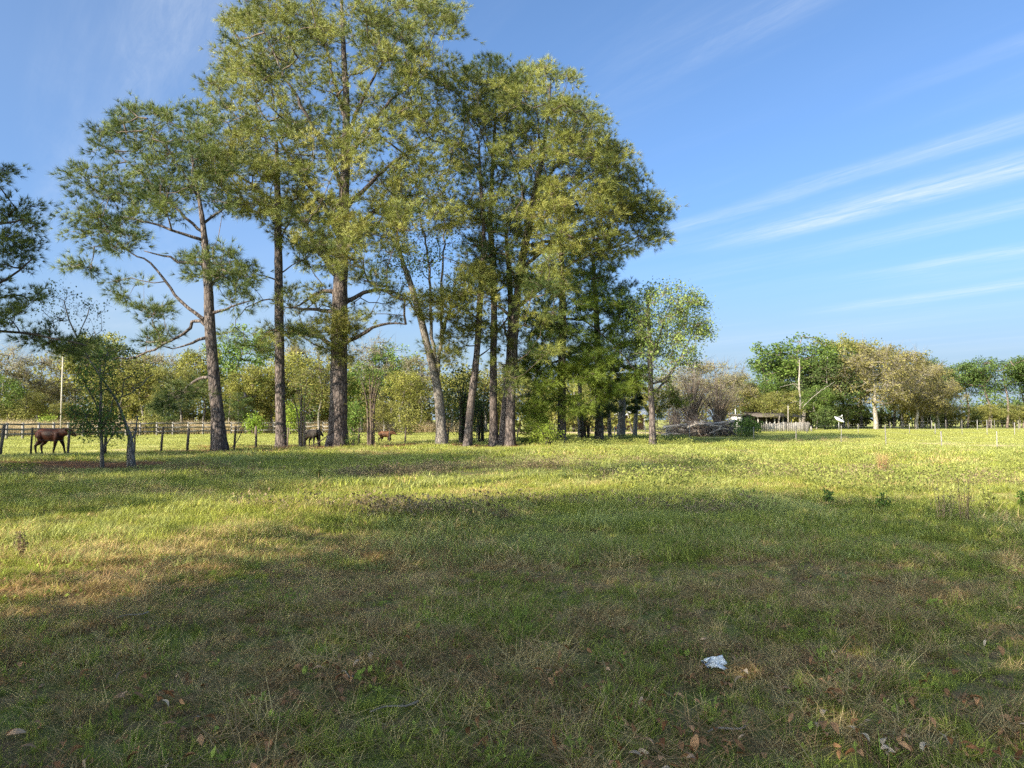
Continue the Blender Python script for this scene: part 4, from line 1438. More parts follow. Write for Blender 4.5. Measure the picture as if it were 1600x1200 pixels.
# ------------------------------------------------------------------ dead snag
photo_tree('dead_tree', 'pale dead snag with bare arms before the tall rounded grove tree', 'tree', 112,
           [(1250, 667, 4), (1250, 645, 3.4), (1250.5, 625, 3.2), (1248.5, 600, 2.8), (1249.5, 575, 2), (1249, 562, 1.2)],
           [[(1250, 628), (1240, 628), (1222, 636), (1205, 644)], [(1249, 606), (1243, 600), (1230, 602), (1218, 605)], [(1249, 610), (1244, 604), (1238, 598)], [(1250, 640), (1262, 628), (1280, 612), (1305, 596)],
            [(1250, 632), (1254, 629), (1256, 625)]],
           [], R=2.5, bark='pale_bark', seed=601, limb_r=.075, sides=8)

# ------------------------------------------------------------------ brush pile
def brush_pile():
    rng = np.random.default_rng(610)
    d0 = 71.0
    cx = XY(1095, d0)
    logs = []
    big = [((1036, 668), (1098, 661), 5.5), ((1085, 664), (1150, 658), 7), ((1095, 659), (1148, 657), 6), ((1034, 680), (1080, 668), 4), ((1050, 683), (1092, 672), 5), ((1062, 672), (1125, 667), 5),
           ((1100, 672), (1145, 674), 5), ((1110, 678), (1150, 668), 4), ((1080, 680), (1118, 677), 4.5), ((1042, 675), (1070, 682), 4), ((1120, 664), (1149, 663), 6.5), ((1118, 682), (1108, 660), 4.5)]
    for (a, b, w) in big:
        o = rng.uniform(-1.2, 1.2)
        logs.append((P(a[0], a[1], d0 + o), P(b[0], b[1], d0 - o + rng.uniform(-.8, .8)), w * d0 / FPX / 2))
    for _ in range(40):
        x = cx + rng.uniform(-3.1, 3.1)
        zmax = max(.25, 1.5 * (1 - ((x - cx) / 3.8) ** 2))
        z = rng.uniform(.1, zmax)
        L = rng.uniform(.7, 2.2)
        a = rng.normal(0, .35)
        dr = np.array([math.cos(a), rng.uniform(-.6, .6), math.sin(a) * .6])
        p = np.array([x, d0 + rng.uniform(-1.5, 1.5), z])
        logs.append((p - dr * L / 2, p + dr * L / 2, rng.uniform(.05, .13)))
    for k, (a, b, r) in enumerate(logs):
        a[2], b[2] = max(a[2], .06), max(b[2], .06)
        mb = MB()
        mid = (a + b) / 2 + rng.normal(size=3) * .17
        pl = resample([a, mid, b], .4)
        tube(mb, pl, np.linspace(r, r * .7, len(pl)), 7, rng.uniform(.2, .9), True, .25, rng)
        o = link('log', mb.mesh('log', M['log_wood'], a, True), loc=a)
        tag(o, 'weathered grey log heaped in the brush pile behind the wire mesh fence', 'log', 'logs heaped in the brush pile')
    # fine brush over and between the logs, rising in a fan
    mb = MB()
    n = 1700
    x = cx + rng.normal(size=n) * 1.7
    z = np.abs(rng.normal(size=n)) * .7
    a = np.stack([x, d0 + rng.normal(size=n) * .9, z], 1)
    dr = unit(np.stack([rng.normal(size=n) * .8 + (x - cx) * .35, rng.normal(size=n) * .5, np.abs(rng.normal(size=n)) * .6], 1))
    twig_rays(mb, a, a + dr * rng.uniform(.5, 1.8, (n, 1)), rng.uniform(.012, .03, n), .5)
    o = link('brush', mb.mesh('brush', M['twig']), None, 'stuff')
    tag(o, 'tangle of thin dead branches over the log pile', 'brush')


brush_pile()


def fan_bush(name, label, px, d, top, w_px, seed, n=130):
    """leafless bush: long whips arching up and out"""
    rng = np.random.default_rng(seed)
    x = XY(px, d)
    f = d / FPX
    h = EYE + (655 - top) * f
    base = np.array([x, d, 0.])
    t = thing(name, label, 'bush', base)
    m1, m2 = MB(), MB()
    for k in range(n):
        a = rng.uniform(0, 2 * PI)
        o = rng.random() ** .6
        e = np.array([math.cos(a) * o * w_px * f / 2, math.sin(a) * o * w_px * f / 2, h * (1.0 - .42 * o * o) * rng.uniform(.75, 1.02)])
        mid = np.array([e[0] * .35, e[1] * .35, e[2] * .62])
        pl = resample([np.array([rng.normal() * .15, rng.normal() * .15, -.1]), mid, e], .7)
        tube(m1, pl, np.linspace(.035 if k % 8 else .09, .010, len(pl)), 4, rng.random(), False)
        for _ in range(5):
            j = rng.integers(len(pl) // 2, len(pl))
            s = pl[j:j + 1]
            twig_rays(m2, s, s + unit(rng.normal(size=(1, 3)) + np.array([0, 0, .3])) * rng.uniform(.4, 1.0), .012, rng.random())
    link('stems', m1.mesh('stems', M['twig']), t, 'stuff')
    link('twigs', m2.mesh('twigs', M['pale_twig']), t, 'stuff')


fan_bush('bare_bush', 'bare grey bush with arching whips directly behind the brush pile', 1082, 76, 570, 95, 620, 150)
fan_bush('bare_bush', 'bare grey bush leaning over the right end of the brush pile', 1122, 78, 582, 80, 621, 110)
fan_bush('bare_bush', 'low bare grey bush at the left end of the brush pile', 1055, 75, 615, 60, 622, 70)

# ------------------------------------------------------------------ far buildings
def house():
    d = 112.0
    x0, x1 = XY(918, d), XY(1006, d)
    b = np.array([(x0 + x1) / 2, d, 0.])
    t = thing('house', 'long low brown house with pale metal roof seen through the shaded trunks', 'house', b)
    w = (x1 - x0) / 2
    m = MB()
    box(m, (-w, 0, -.2), (w, 6, 2.3))
    link('wall', m.mesh('wall', M['brown_wall']), t)
    m = MB()
    v = [(-w - .4, -1.6, 2.15), (w + .4, -1.6, 2.15), (w + .4, 3, 3.4), (-w - .4, 3, 3.4), (-w - .4, 6.6, 2.3), (w + .4, 6.6, 2.3)]
    v2 = [(x, y, z + .12) for x, y, z in v]
    m.add(v + v2, [(0, 1, 2, 3), (3, 2, 5, 4), (6, 9, 8, 7), (9, 10, 11, 8), (0, 6, 7, 1), (4, 5, 11, 10), (0, 3, 9, 6), (3, 4, 10, 9), (1, 7, 8, 2), (2, 8, 11, 5)])
    link('roof', m.mesh('roof', M['roof_metal']), t)
    for k in range(5):
        m = MB()
        xx = -w + .2 + k * (2 * w - .4) / 4
        box(m, (xx - .06, -1.5, -.2), (xx + .06, -1.38, 2.14))
        link('porch_post', m.mesh('porch_post', M['pale_post']), t)
    for k, xx in enumerate((-w * .6, w * .15, w * .65)):
        m = MB()
        box(m, (xx - .5, -.05, .9), (xx + .5, -.003, 1.9))
        fr = link('window', m.mesh('window', M['white_paint']), t)
        m = MB()
        box(m, (xx - .42, -.07, .98), (xx + .42, -.053, 1.82))
        link('pane', m.mesh('pane', M['glass']), fr)
    m = MB()
    box(m, (-w * .25, -.05, -.1), (-w * .25 + .9, -.003, 2.0))
    link('door', m.mesh('door', M['dark_wall']), t)


house()


def shed():
    d = 104.0
    x0, x1 = XY(1151, d), XY(1166, d)
    b = np.array([x0, d, 0.])
    W = x1 - x0
    t = thing('shed', 'small white shed with flat dark roof above the rounded green bush', 'shed', b)
    m = MB()
    box(m, (0, 0, -.2), (W * .55, 3, 2.1))
    link('wall', m.mesh('wall', M['white_paint']), t)
    m = MB()
    box(m, (-.25, -.3, 2.102), (W + .5, 3.2, 2.22))
    link('roof', m.mesh('roof', M['roof_dark']), t)
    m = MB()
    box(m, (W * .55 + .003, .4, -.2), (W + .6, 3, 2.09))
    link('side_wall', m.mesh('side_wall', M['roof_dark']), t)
    m = MB()
    tube(m, [(.1, 1, 2.2), (.1, 1, 3.0)], .05, 6)
    link('vent_pipe', m.mesh('vent_pipe', M['dish']), t)


shed()


def barn():
    d = 116.0
    x0, x1 = XY(1183, d), XY(1250, d)
    b = np.array([x0, d, 0.])
    W = x1 - x0
    t = thing('barn', 'low open-fronted barn, dark inside, behind the grey picket fence', 'barn', b)
    m = MB()
    v = [(-.5, -1, 1.9), (W + .5, -1, 1.9), (W + .5, 6, 2.7), (-.5, 6, 2.7)]
    m.add(v + [(x, y, z + .1) for x, y, z in v], [(0, 1, 2, 3), (4, 7, 6, 5), (0, 4, 5, 1), (1, 5, 6, 2), (2, 6, 7, 3), (3, 7, 4, 0)])
    link('roof', m.mesh('roof', M['roof_dark']), t)
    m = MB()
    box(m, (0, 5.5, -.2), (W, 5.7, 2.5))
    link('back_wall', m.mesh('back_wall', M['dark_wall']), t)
    for k in range(6):
        m = MB()
        xx = .1 + k * (W - .2) / 5
        box(m, (xx - .08, -.1, -.2), (xx + .08, .06, 1.98))
        link('post', m.mesh('post', M['pale_post']), t)
    rng = random.Random(4)
    for k in range(3):
        m = MB()
        xx = W * (.45 + .2 * k) + rng.uniform(-.3, .3)
        box(m, (0, 0, 0), (.7, .5, .6 + .15 * k))
        box(m, (.06, -.03, .6 + .15 * k + .003), (.64, .47, .68 + .15 * k))
        o = link('feed_bin', m.mesh('feed_bin', M['white_paint']), loc=(x0 + xx, d + 1.2, .0))
        tag(o, ['left white feed bin standing in the mouth of the dark barn', 'middle white feed bin in the dark barn, behind the bare pole', 'right white feed bin standing in the dark barn by the snag'][k], 'bin', 'white bins in the barn')


barn()


def picket_fence():
    d = 98.0
    xs = np.linspace(XY(1190, d), XY(1262, d), 24)
    b = np.array([xs[0], d, 0.])
    t = thing('picket_fence', 'weathered grey board fence before the dark barn, right of the rounded green bush', 'fence', b)
    rng = random.Random(3)
    for k, x in enumerate(xs):
        m = MB()
        h = 1.15 + rng.uniform(-.12, .12)
        w = rng.uniform(.07, .10)
        box(m, (x - b[0] - w, -.03, -.1), (x - b[0] + w, 0, h), rng.random())
        link('board', m.mesh('board', M['grey_wood']), t)
    for z in (.3, .9):
        m = MB()
        box(m, (-.1, .003, z), (xs[-1] - b[0] + .1, .05, z + .1))
        link('rail', m.mesh('rail', M['grey_wood']), t)


picket_fence()


def scrap_heap():
    rng = np.random.default_rng(641)
    d = 100.
    c = np.array([XY(1256, d), d, 0.])
    for k in range(9):
        m = MB()
        L = rng.uniform(.5, 1.3)
        a = c + np.array([rng.uniform(-1.0, .8), rng.uniform(-.5, .5), rng.uniform(.05, .2)])
        e = a + np.array([rng.uniform(-.4, .4), rng.uniform(-.3, .3), L])
        beam(m, a, e, rng.uniform(.08, .2), .05, rng.random())
        o = link('plank', m.mesh('plank', M['grey_wood'], a), loc=a)
        tag(o, 'grey plank leaning in the scrap heap at the foot of the dead snag', 'plank', 'planks leaning at the dead snag')


scrap_heap()


def satellite_dish():
    d = 106.
    x = XY(1310, d)
    t = thing('satellite_dish', 'white satellite dish tilted skyward on a pole at the grove edge', 'satellite dish', (x, d, 0))
    m = MB()
    tube(m, [(0, 0, -.2), (0, 0, 1.35)], .06, 8)
    link('mast', m.mesh('mast', M['wire'], smooth=True), t)
    m = MB()
    ax = unit(np.array([.42, -.35, .85]))
    u = unit(np.cross(ax, [0, 1, 0]))
    w = np.cross(ax, u)
    c = np.array([-.1, -.1, 1.35])
    rings, seg = 6, 20
    vs = []
    for off in (0, -.04):
        for i in range(rings + 1):
            r = .72 * i / rings
            for j in range(seg):
                a = 2 * PI * j / seg
                vs.append(c + (u * math.cos(a) + w * math.sin(a)) * r + ax * (.30 * (r / .72) ** 2 + off))
    q = []
    for s in range(2):
        o = s * (rings + 1) * seg
        for i in range(rings):
            for j in range(seg):
                e = [o + i * seg + j, o + i * seg + (j + 1) % seg, o + (i + 1) * seg + (j + 1) % seg, o + (i + 1) * seg + j]
                q.append(e if s == 0 else e[::-1])
    n1 = (rings + 1) * seg
    for j in range(seg):
        a, b2 = rings * seg + j, rings * seg + (j + 1) % seg
        q.append([a, b2, n1 + b2, n1 + a])
    m.add(vs, q)
    link('reflector', m.mesh('reflector', M['dish'], smooth=True), t)
    m = MB()
    for j in range(3):
        a = 2 * PI * j / 3 + .4
        tube(m, [c + (u * math.cos(a) + w * math.sin(a)) * .66 + ax * .26, c + ax * .85], .018, 4)
    link('feed_arm', m.mesh('feed_arm', M['dish']), t)
    m = MB()
    tube(m, [c + ax * .78, c + ax * .98], .06, 8)
    link('feed_horn', m.mesh('feed_horn', M['dish'], smooth=True), t)


satellite_dish()

# ------------------------------------------------------------------ cattle
def coat(name, c1, c2, c3):
    m, nt, out = new_mat(name)
    L = nt.links.new
    tc = nnode(nt, 'ShaderNodeTexCoord')
    n = nnode(nt, 'ShaderNodeTexNoise', Scale=3.0, Detail=4.0)
    L(tc.outputs['Object'], n.inputs['Vector'])
    sp = nnode(nt, 'ShaderNodeSeparateXYZ')
    L(tc.outputs['Object'], sp.inputs[0])
    c = ramp(nt, n.outputs['Fac'], [(.35, c1), (.68, c2)])
    lg = nnode(nt, 'ShaderNodeMapRange')
    lg.inputs[1].default_value = .55
    lg.inputs[2].default_value = .40
    L(sp.outputs[2], lg.inputs[0])
    c = mixc(nt, lg.outputs[0], c, c3)
    pb = nnode(nt, 'ShaderNodeBsdfPrincipled', Roughness=.55)
    pb.inputs['Specular IOR Level'].default_value = .12
    L(c, pb.inputs['Base Color'])
    f = nnode(nt, 'ShaderNodeTexNoise', Scale=90.0, Detail=2.0)
    L(tc.outputs['Object'], f.inputs['Vector'])
    bp = nnode(nt, 'ShaderNodeBump', Strength=.25, Distance=.01)
    L(f.outputs['Fac'], bp.inputs['Height'])
    L(bp.outputs[0], pb.inputs['Normal'])
    L(pb.outputs[0], out.inputs[0])
    return m


def loft(mb, secs, sides=16):
    """secs: (x, y, z, half height, half width); rings stand across x-z travel"""
    s = np.array(secs, float)
    c = s[:, :3]
    tan = unit(np.gradient(c, axis=0))
    sidev = unit(np.cross(tan, [0, 0, 1.]))
    up = np.cross(sidev, tan)
    th = np.arange(sides) / sides * 2 * PI
    v = c[:, None] + up[:, None] * (np.cos(th)[None, :, None] * s[:, 3, None, None]) + sidev[:, None] * (np.sin(th)[None, :, None] * s[:, 4, None, None])
    n = len(s)
    q = [[i * sides + j, i * sides + (j + 1) % sides, (i + 1) * sides + (j + 1) % sides, (i + 1) * sides + j] for i in range(n - 1) for j in range(sides)]
    v = np.concatenate([v.reshape(-1, 3), c[:1], c[-1:]])
    e = n * sides
    t = [[(j + 1) % sides, j, e] for j in range(sides)] + [[(n - 1) * sides + j, (n - 1) * sides + (j + 1) % sides, e + 1] for j in range(sides)]
    mb.add(v, q, t)


def cow(name, label, px, d, size, yaw, mat, legs, head=(0, 0), tail_out=.1, hz=0., foot_row=None):
    """one continuous body; legs = forward swing of FL, FR, HL, HR feet"""
    mb = MB()
    loft(mb, [(-.70, 0, .93, .05, .05), (-.68, 0, .92, .15, .13), (-.60, 0, .90, .22, .19), (-.45, 0, .89, .26, .225), (-.25, 0, .855, .275, .25), (0, 0, .83, .285, .265), (.2, 0, .845, .28, .25), (.36, 0, .87, .265, .21), (.48, 0, .90, .22, .16), (.54, 0, .92, .14, .10)])
    hx, hzz = head
    loft(mb, [(.34, 0, .91, .23, .17), (.52, 0, .955, .20, .14), (.66, 0, .985 + hzz * .5, .17, .11), (.78, 0, 1.01 + hzz, .14, .09), (.86, 0, 1.01 + hzz, .11, .075)])
    loft(mb, [(.72, 0, 1.06 + hzz, .05, .05), (.76, 0, 1.045 + hzz, .115, .095), (.84, 0, 1.01 + hzz, .125, .10), (.93, 0, .95 + hzz, .105, .085), (1.02, 0, .885 + hzz, .08, .065), (1.10, 0, .825 + hzz, .068, .06), (1.145, 0, .79 + hzz, .045, .045)])
    for k, sy in ((0, 1), (1, -1)):
        sw = legs[k]
        tube(mb, [(.33, sy * .10, .90), (.36, sy * .135, .74), (.34 + sw * .2, sy * .14, .60), (.37 + sw * .62, sy * .125, .36), (.37 + sw * .9, sy * .12, .12), (.40 + sw * 1.0, sy * .12, .0)], [.14, .13, .095, .058, .043, .05], 10, .5)
        sw = legs[2 + k]
        tube(mb, [(-.46, sy * .11, .92), (-.42, sy * .15, .76), (-.36 + sw * .25, sy * .155, .60), (-.45 + sw * .55, sy * .14, .46), (-.56 + sw * .8, sy * .13, .37), (-.53 + sw * .9, sy * .12, .12), (-.49 + sw, sy * .12, .0)], [.17, .18, .135, .085, .06, .043, .05], 10, .5)
        tube(mb, [(.77, sy * .07, 1.07 + hzz), (.745, sy * .15, 1.08 + hzz), (.735, sy * .23, 1.05 + hzz)], [.03, .048, .014], 8, .5)
    tube(mb, resample([(-.68, 0, 1.0), (-.72 - tail_out * .6, 0, 1.03), (-.72 - tail_out, 0, .93), (-.74 - tail_out * .4, .02, .70), (-.73, .03, .50)], .05), .022, 8, .5)
    me0 = mb.mesh('raw', None)
    tmp = bpy.data.objects.new('tmp', me0)
    COL.objects.link(tmp)
    md = tmp.modifiers.new('r', 'REMESH')
    md.mode = 'VOXEL'
    md.voxel_size = .021
    sm = tmp.modifiers.new('s', 'SMOOTH')
    sm.factor = .5
    sm.iterations = 5
    bpy.context.view_layer.update()
    me = bpy.data.meshes.new_from_object(tmp.evaluated_get(bpy.context.evaluated_depsgraph_get()))
    bpy.data.objects.remove(tmp)
    me.name = name
    me.materials.clear()
    me.materials.append(mat)
    me.polygons.foreach_set('use_smooth', np.ones(len(me.polygons), bool))
    x = XY(px, d)
    g = float(gz(x, d)) + hz
    t = thing(name, label, 'cow' if 'calf' not in name else 'calf', (x, d, g))
    t.rotation_euler = (0, 0, yaw)
    t.scale = (size,) * 3
    link('body', me, t)
    for sy in (1, -1):
        m = MB()
        e = np.array([.865, sy * .083, 1.035 + hzz])
        tube(m, [e - [0, sy * .02, 0], e + [0, sy * .012, 0]], [.018, .012], 8)
        link('eye', m.mesh('eye', M['glass'], smooth=True), t)
    m = MB()
    tube(m, [(-.73, .03, .55), (-.73, .03, .45), (-.735, .03, .36)], [.02, .045, .01], 8)
    link('tail_tuft', m.mesh('tail_tuft', M['dark_twig']), t)
    return t


cow('cow', 'dark brown cow walking right behind the leaning fence posts at the left', 82, 35.6, 1.03, R(-4), coat('coat_brown', (.012, .005, .003), (.055, .016, .008), (.010, .004, .003)), (.20, -.20, .0, -.12), (0, .0), .07)  # brown coat, darkened further in place of shade over the body
cow('calf', 'small black-brown calf behind the fence, left of the tallest pine trunk', 489, 45.2, .86, R(-38), coat('coat_black', (.016, .013, .011), (.05, .04, .032), (.03, .026, .022)), (.1, -.1, .04, -.08), (0, -.1), .03)
cow('calf', 'tan brown calf behind the fence, right of the tallest pine trunk', 603, 52.5, .72, R(-14), coat('coat_tan', (.08, .036, .018), (.19, .09, .045), (.06, .032, .018)), (.16, -.1, .1, -.12), (0, -.02), .04)


# ------------------------------------------------------------------ birds in flight
M['feather'] = plain_mat('feather', (.006, .006, .007), (.02, .02, .022), 20, .5, .1)
M['feather_pale'] = plain_mat('feather_pale', (.30, .30, .30), (.5, .5, .5), 20, .6, .1)


def bird(label, px, py, d, span, yaw, roll, up):
    c = P(px, py, d)
    t = thing('bird', label, 'bird', c)
    t.rotation_euler = (roll, R(-12), yaw)
    s = span
    t.scale = (s,) * 3
    m = MB()
    loft(m, [(-.32, 0, .0, .015, .05), (-.2, 0, .0, .035, .05), (-.05, 0, 0, .075, .075), (.1, 0, .01, .075, .07), (.2, 0, .03, .05, .05), (.26, 0, .045, .045, .042), (.31, 0, .04, .03, .03), (.37, 0, .03, .006, .006)], 10)
    link('body', m.mesh('body', M['feather'], smooth=True), t)
    for sy in (1, -1):
        m = MB()
        z1, z2 = up * .12, up * .30
        top = [(.12, sy * .06, .03), (.15, sy * .25, z1 + .03), (.06, sy * .5, z2 + .03), (-.10, sy * .46, z2 + .02), (-.12, sy * .25, z1), (-.12, sy * .06, .0)]
        bot = [(x, y, z - .025) for x, y, z in top]
        m.add(top + bot, [(0, 1, 4, 5), (1, 2, 3, 4), (11, 10, 7, 6), (10, 9, 8, 7), (0, 6, 7, 1), (1, 7, 8, 2), (2, 8, 9, 3), (3, 9, 10, 4), (4, 10, 11, 5)])
        w = link('wing', m.mesh('wing', M['feather']), t)
        m = MB()
        m.add([(.02, sy * .28, z1 - .005), (.0, sy * .46, z2 - .012), (-.09, sy * .43, z2 - .02), (-.10, sy * .28, z1 - .03),
               (.02, sy * .28, z1 - .02), (.0, sy * .46, z2 - .027), (-.09, sy * .43, z2 - .035), (-.10, sy * .28, z1 - .045)], [(0, 1, 2, 3), (7, 6, 5, 4), (0, 4, 5, 1), (1, 5, 6, 2), (2, 6, 7, 3), (3, 7, 4, 0)])
        link('wing_patch', m.mesh('wing_patch', M['feather_pale']), w)
    m = MB()
    m.add([(-.28, -.04, 0), (-.28, .04, 0), (-.5, .10, -.01), (-.5, -.10, -.01), (-.28, -.04, -.02), (-.28, .04, -.02), (-.5, .10, -.025), (-.5, -.10, -.025)], [(0, 1, 2, 3), (7, 6, 5, 4), (0, 4, 5, 1), (1, 5, 6, 2), (2, 6, 7, 3), (3, 7, 4, 0)])
    link('tail', m.mesh('tail', M['feather']), t)


bird('black bird in flight before the treeline, right of the left pine trunk', 384, 620, 45, .62, R(20), R(28), .8)
bird('black bird in flight just left of the forked broadleaf trunk', 660, 586, 43, .34, R(160), R(-20), -.9)

# ------------------------------------------------------------------ litter: crumpled paper, sticks, dead leaves
M['paper'] = plain_mat('paper', (.74, .73, .69), (.90, .885, .84), 9, .6, .1)
M['foil'] = plain_mat('foil', (.03, .05, .08), (.40, .48, .56), 14, .35, .1, spec=.6)


def litter_paper():
    rng = np.random.default_rng(660)
    d = dist_of(1053)
    x = XY(1113, d)
    g = float(gz(x, d))
    t = thing('crumpled_paper', 'crumpled white paper wrapper lying on the shaded grass', 'litter', (x, d, g))
    def sheet(w, h, n, lift, seed, cx, cy, cz, rot):
        r = np.random.default_rng(seed)
        U, V = np.meshgrid(np.linspace(-.5, .5, n), np.linspace(-.5, .5, n))
        ang = np.arctan2(V, U)
        rag = 1 + .28 * np.sin(ang * 3 + seed) + .16 * np.sin(ang * 7 + 2 * seed)
        Z = np.zeros_like(U)
        for _ in range(9):
            k = r.normal(size=2)
            k /= np.linalg.norm(k)
            Z += np.abs(U * k[0] + V * k[1] - r.uniform(-.3, .3)) * r.uniform(-1, 1)
        Z = Z - Z.min() + r.random(Z.shape) * .05
        X = U * rag * w + r.normal(size=U.shape) * w * .025
        Y = V * rag * h + r.normal(size=U.shape) * h * .025
        c, s = math.cos(rot), math.sin(rot)
        v = np.stack([cx + X * c - Y * s, cy + X * s + Y * c, cz + Z * lift], -1).reshape(-1, 3)
        i = np.arange(n - 1)[:, None] * n + np.arange(n - 1)[None]
        q = np.stack([i, i + 1, i + n + 1, i + n], -1).reshape(-1, 4)
        m = MB()
        m.add(v, q, None, r.random(n * n))
        return m
    me = sheet(.105, .062, 15, .040, 1, .008, .012, .035, .2).mesh('wrapper', M['paper'])
    o = link('wrapper', me, t)
    o.modifiers.new('s', 'SOLIDIFY').thickness = .0015
    me = sheet(.10, .045, 9, .022, 5, .0, -.035, .03, -.25).mesh('torn_flap', M['paper'])
    o = link('torn_flap', me, t)
    o.modifiers.new('s', 'SOLIDIFY').thickness = .0015
    me = sheet(.04, .045, 7, .025, 9, -.055, .005, .04, .9).mesh('foil_lining', M['foil'])
    o = link('foil_lining', me, t)
    o.modifiers.new('s', 'SOLIDIFY').thickness = .001


litter_paper()
M['dead_leaf'] = leaf_mat('dead_leaf', (0.2, 0.09, 0.04), (0.5, 0.27, 0.13), .15, .7, .03, .3, 2.0, accent=(.55, .44, .31))


def dead_leaf_mesh(seed):
    r = np.random.default_rng(seed)
    L, W = .075, .03
    n = 7
    t = np.linspace(0, 1, n)
    w = W * .5 * np.sin(PI * np.clip(t * .96 + .02, 0, 1)) ** .8
    cu = r.uniform(.15, .5)
    z = np.sin(t * PI) * L * cu * .5
    ed = r.uniform(-.3, .9)
    v = []
    for i in range(n):
        x = (t[i] - .5) * L
        v += [(x, -w[i], z[i] + w[i] * ed), (x, 0, z[i]), (x, w[i], z[i] + w[i] * ed * r.uniform(.5, 1.2))]
    q = [(i * 3 + a, i * 3 + a + 1, i * 3 + a + 4, i * 3 + a + 3) for i in range(n - 1) for a in (0, 1)]
    m = MB()
    m.add(v, q, None, r.uniform(.1, .9))
    return m


def dead_leaves():
    rng = np.random.default_rng(670)
    mes = [dead_leaf_mesh(k).mesh('dead_leaf', M['dead_leaf']) for k in range(8)]
    n = 0
    while n < 290:
        py = 1210 - 190 * rng.random() ** 1.5
        px = rng.uniform(-20, 1620)
        d = dist_of(py)
        x = XY(px, d)
        # leaves gather in drifts, most of them near the bottom edge
        if vnoise(x, d, .45) * .7 + rng.random() * .5 < .62:
            continue
        o = link('dead_leaf', mes[n % 8], loc=(x, d, float(gz(x, d)) + rng.uniform(.03, .075)))
        o.rotation_euler = (rng.normal() * .5, rng.normal() * .5, rng.uniform(0, 6.28))
        s = rng.uniform(.6, 1.1)
        o.scale = (s, s * rng.uniform(.8, 1.3), s)
        tag(o, 'curled dry brown leaf lying in the shaded grass near the camera', 'leaf', 'dry leaves on the near grass')
        n += 1


dead_leaves()
for k, (px, py, L, rot, lab) in enumerate([(620, 1122, .26, .35, 'pale dry stick lying among the brown leaves at the bottom middle'), (215, 975, .22, .5, 'pale twig in the shaded grass at the left, below the sunlit strip'),
                                          (545, 1075, .16, -1.0, 'thin straw-coloured stick pointing away in the grass left of the paper'), (1130, 1150, .2, .1, 'short grey twig in the grass below the paper wrapper')]):
    rng = np.random.default_rng(700 + k)
    d = dist_of(py)
    x = XY(px, d)
    g = float(gz(x, d))
    m = MB()
    pl = resample([(-L / 2, 0, .03), (-.05, .01, .045), (.06, -.005, .04), (L / 2, .012, .05)], .03)
    tube(m, pl, np.linspace(.004, .007, len(pl)), 6, .6, True, .3, rng)
    twig_rays(m, pl[len(pl) // 2:len(pl) // 2 + 1], pl[len(pl) // 2:len(pl) // 2 + 1] + np.array([[.05, .03, .02]]), .003)
    o = link('stick', m.mesh('stick', M['pale_twig'], smooth=True), loc=(x, d, g))
    o.rotation_euler = (0, 0, rot)
    tag(o, lab, 'stick')

# fallen boughs leaning at the foot of the trunks
for (a, b, d, r, lab) in [((482, 700), (520, 673), 42, .035, 'dark dead branch leaning against the foot of the tallest pine'), ((362, 700), (380, 668), 38, .022, 'thin crooked dead branch leaning beside the left pine foot')]:
    p0, p1 = P(*a, d), P(*b, d + .3)
    m = MB()
    tube(m, resample([p0, (p0 + p1) / 2 + [.06, 0, -.05], p1], .2), [r] * len(resample([p0, (p0 + p1) / 2 + [.06, 0, -.05], p1], .2)), 6, .4)
    o = link('dead_branch', m.mesh('dead_branch', M['dark_twig'], p0, True), loc=p0)
    tag(o, lab, 'branch')


# ------------------------------------------------------------------ single weeds that stand out of the grass
M['dry_stalk'] = leaf_mat('dry_stalk', (.20, .13, .075), (.46, .34, .20), .3, .8, .1, .1)
M['straw_tuft'] = leaf_mat('straw_tuft', (.33, .20, .085), (.58, .42, .21), .35, .8, .1, .1)
M['weed_leaf'] = leaf_mat('weed_leaf', (0.15, 0.2, 0.045), (0.42, 0.43, 0.12), .45, .5, .03, .15, 1.0)
M['dead_weed'] = leaf_mat('dead_weed', (0.13, 0.1, 0.055), (0.36, 0.285, 0.165), .2, .8, .03, .15, 1.5)


def blades(mb, rng, n, spread, hmin, hmax, w, lean=.35, curl=.5, z0=0., tint=None, segs=3):
    """curved grass blades growing from a patch"""
    a = rng.uniform(0, 2 * PI, n)
    r = spread * np.sqrt(rng.random(n))
    b = np.stack([r * np.cos(a), r * np.sin(a), np.full(n, z0)], 1)
    h = rng.uniform(hmin, hmax, n)
    da = rng.uniform(0, 2 * PI, n)
    dr = np.stack([np.cos(da), np.sin(da), np.zeros(n)], 1)
    le = np.abs(rng.normal(0, lean, n))
    cu = rng.uniform(.2, 1, n) * curl
    sd = np.stack([-np.sin(da + rng.normal(0, .5, n)), np.cos(da), np.zeros(n)], 1)
    rows = []
    for k in range(segs + 1):
        t = k / segs
        out = (le * t + cu * t * t)
        up = t * (1 - .35 * cu * t)
        p = b + dr * (h * out)[:, None] + np.array([0, 0, 1.]) * (h * up)[:, None]
        ww = w * (1 - t ** 1.5) * .5
        if k < segs:
            rows += [p - sd * ww, p + sd * ww]
        else:
            rows += [p]
    m = 2 * segs + 1
    v = np.stack(rows, 1).reshape(-1, 3)
    o = np.arange(n)[:, None] * m
    q = np.concatenate([o + np.array([[2 * k, 2 * k + 1, 2 * k + 3, 2 * k + 2]]) for k in range(segs - 1)], 0) if segs > 1 else None
    t = o + np.array([[2 * segs - 2, 2 * segs - 1, 2 * segs]])
    tt = np.clip(rng.normal(.5 if tint is None else tint, .22, n), 0, 1)
    mb.add(v, q, t, np.repeat(tt, m))


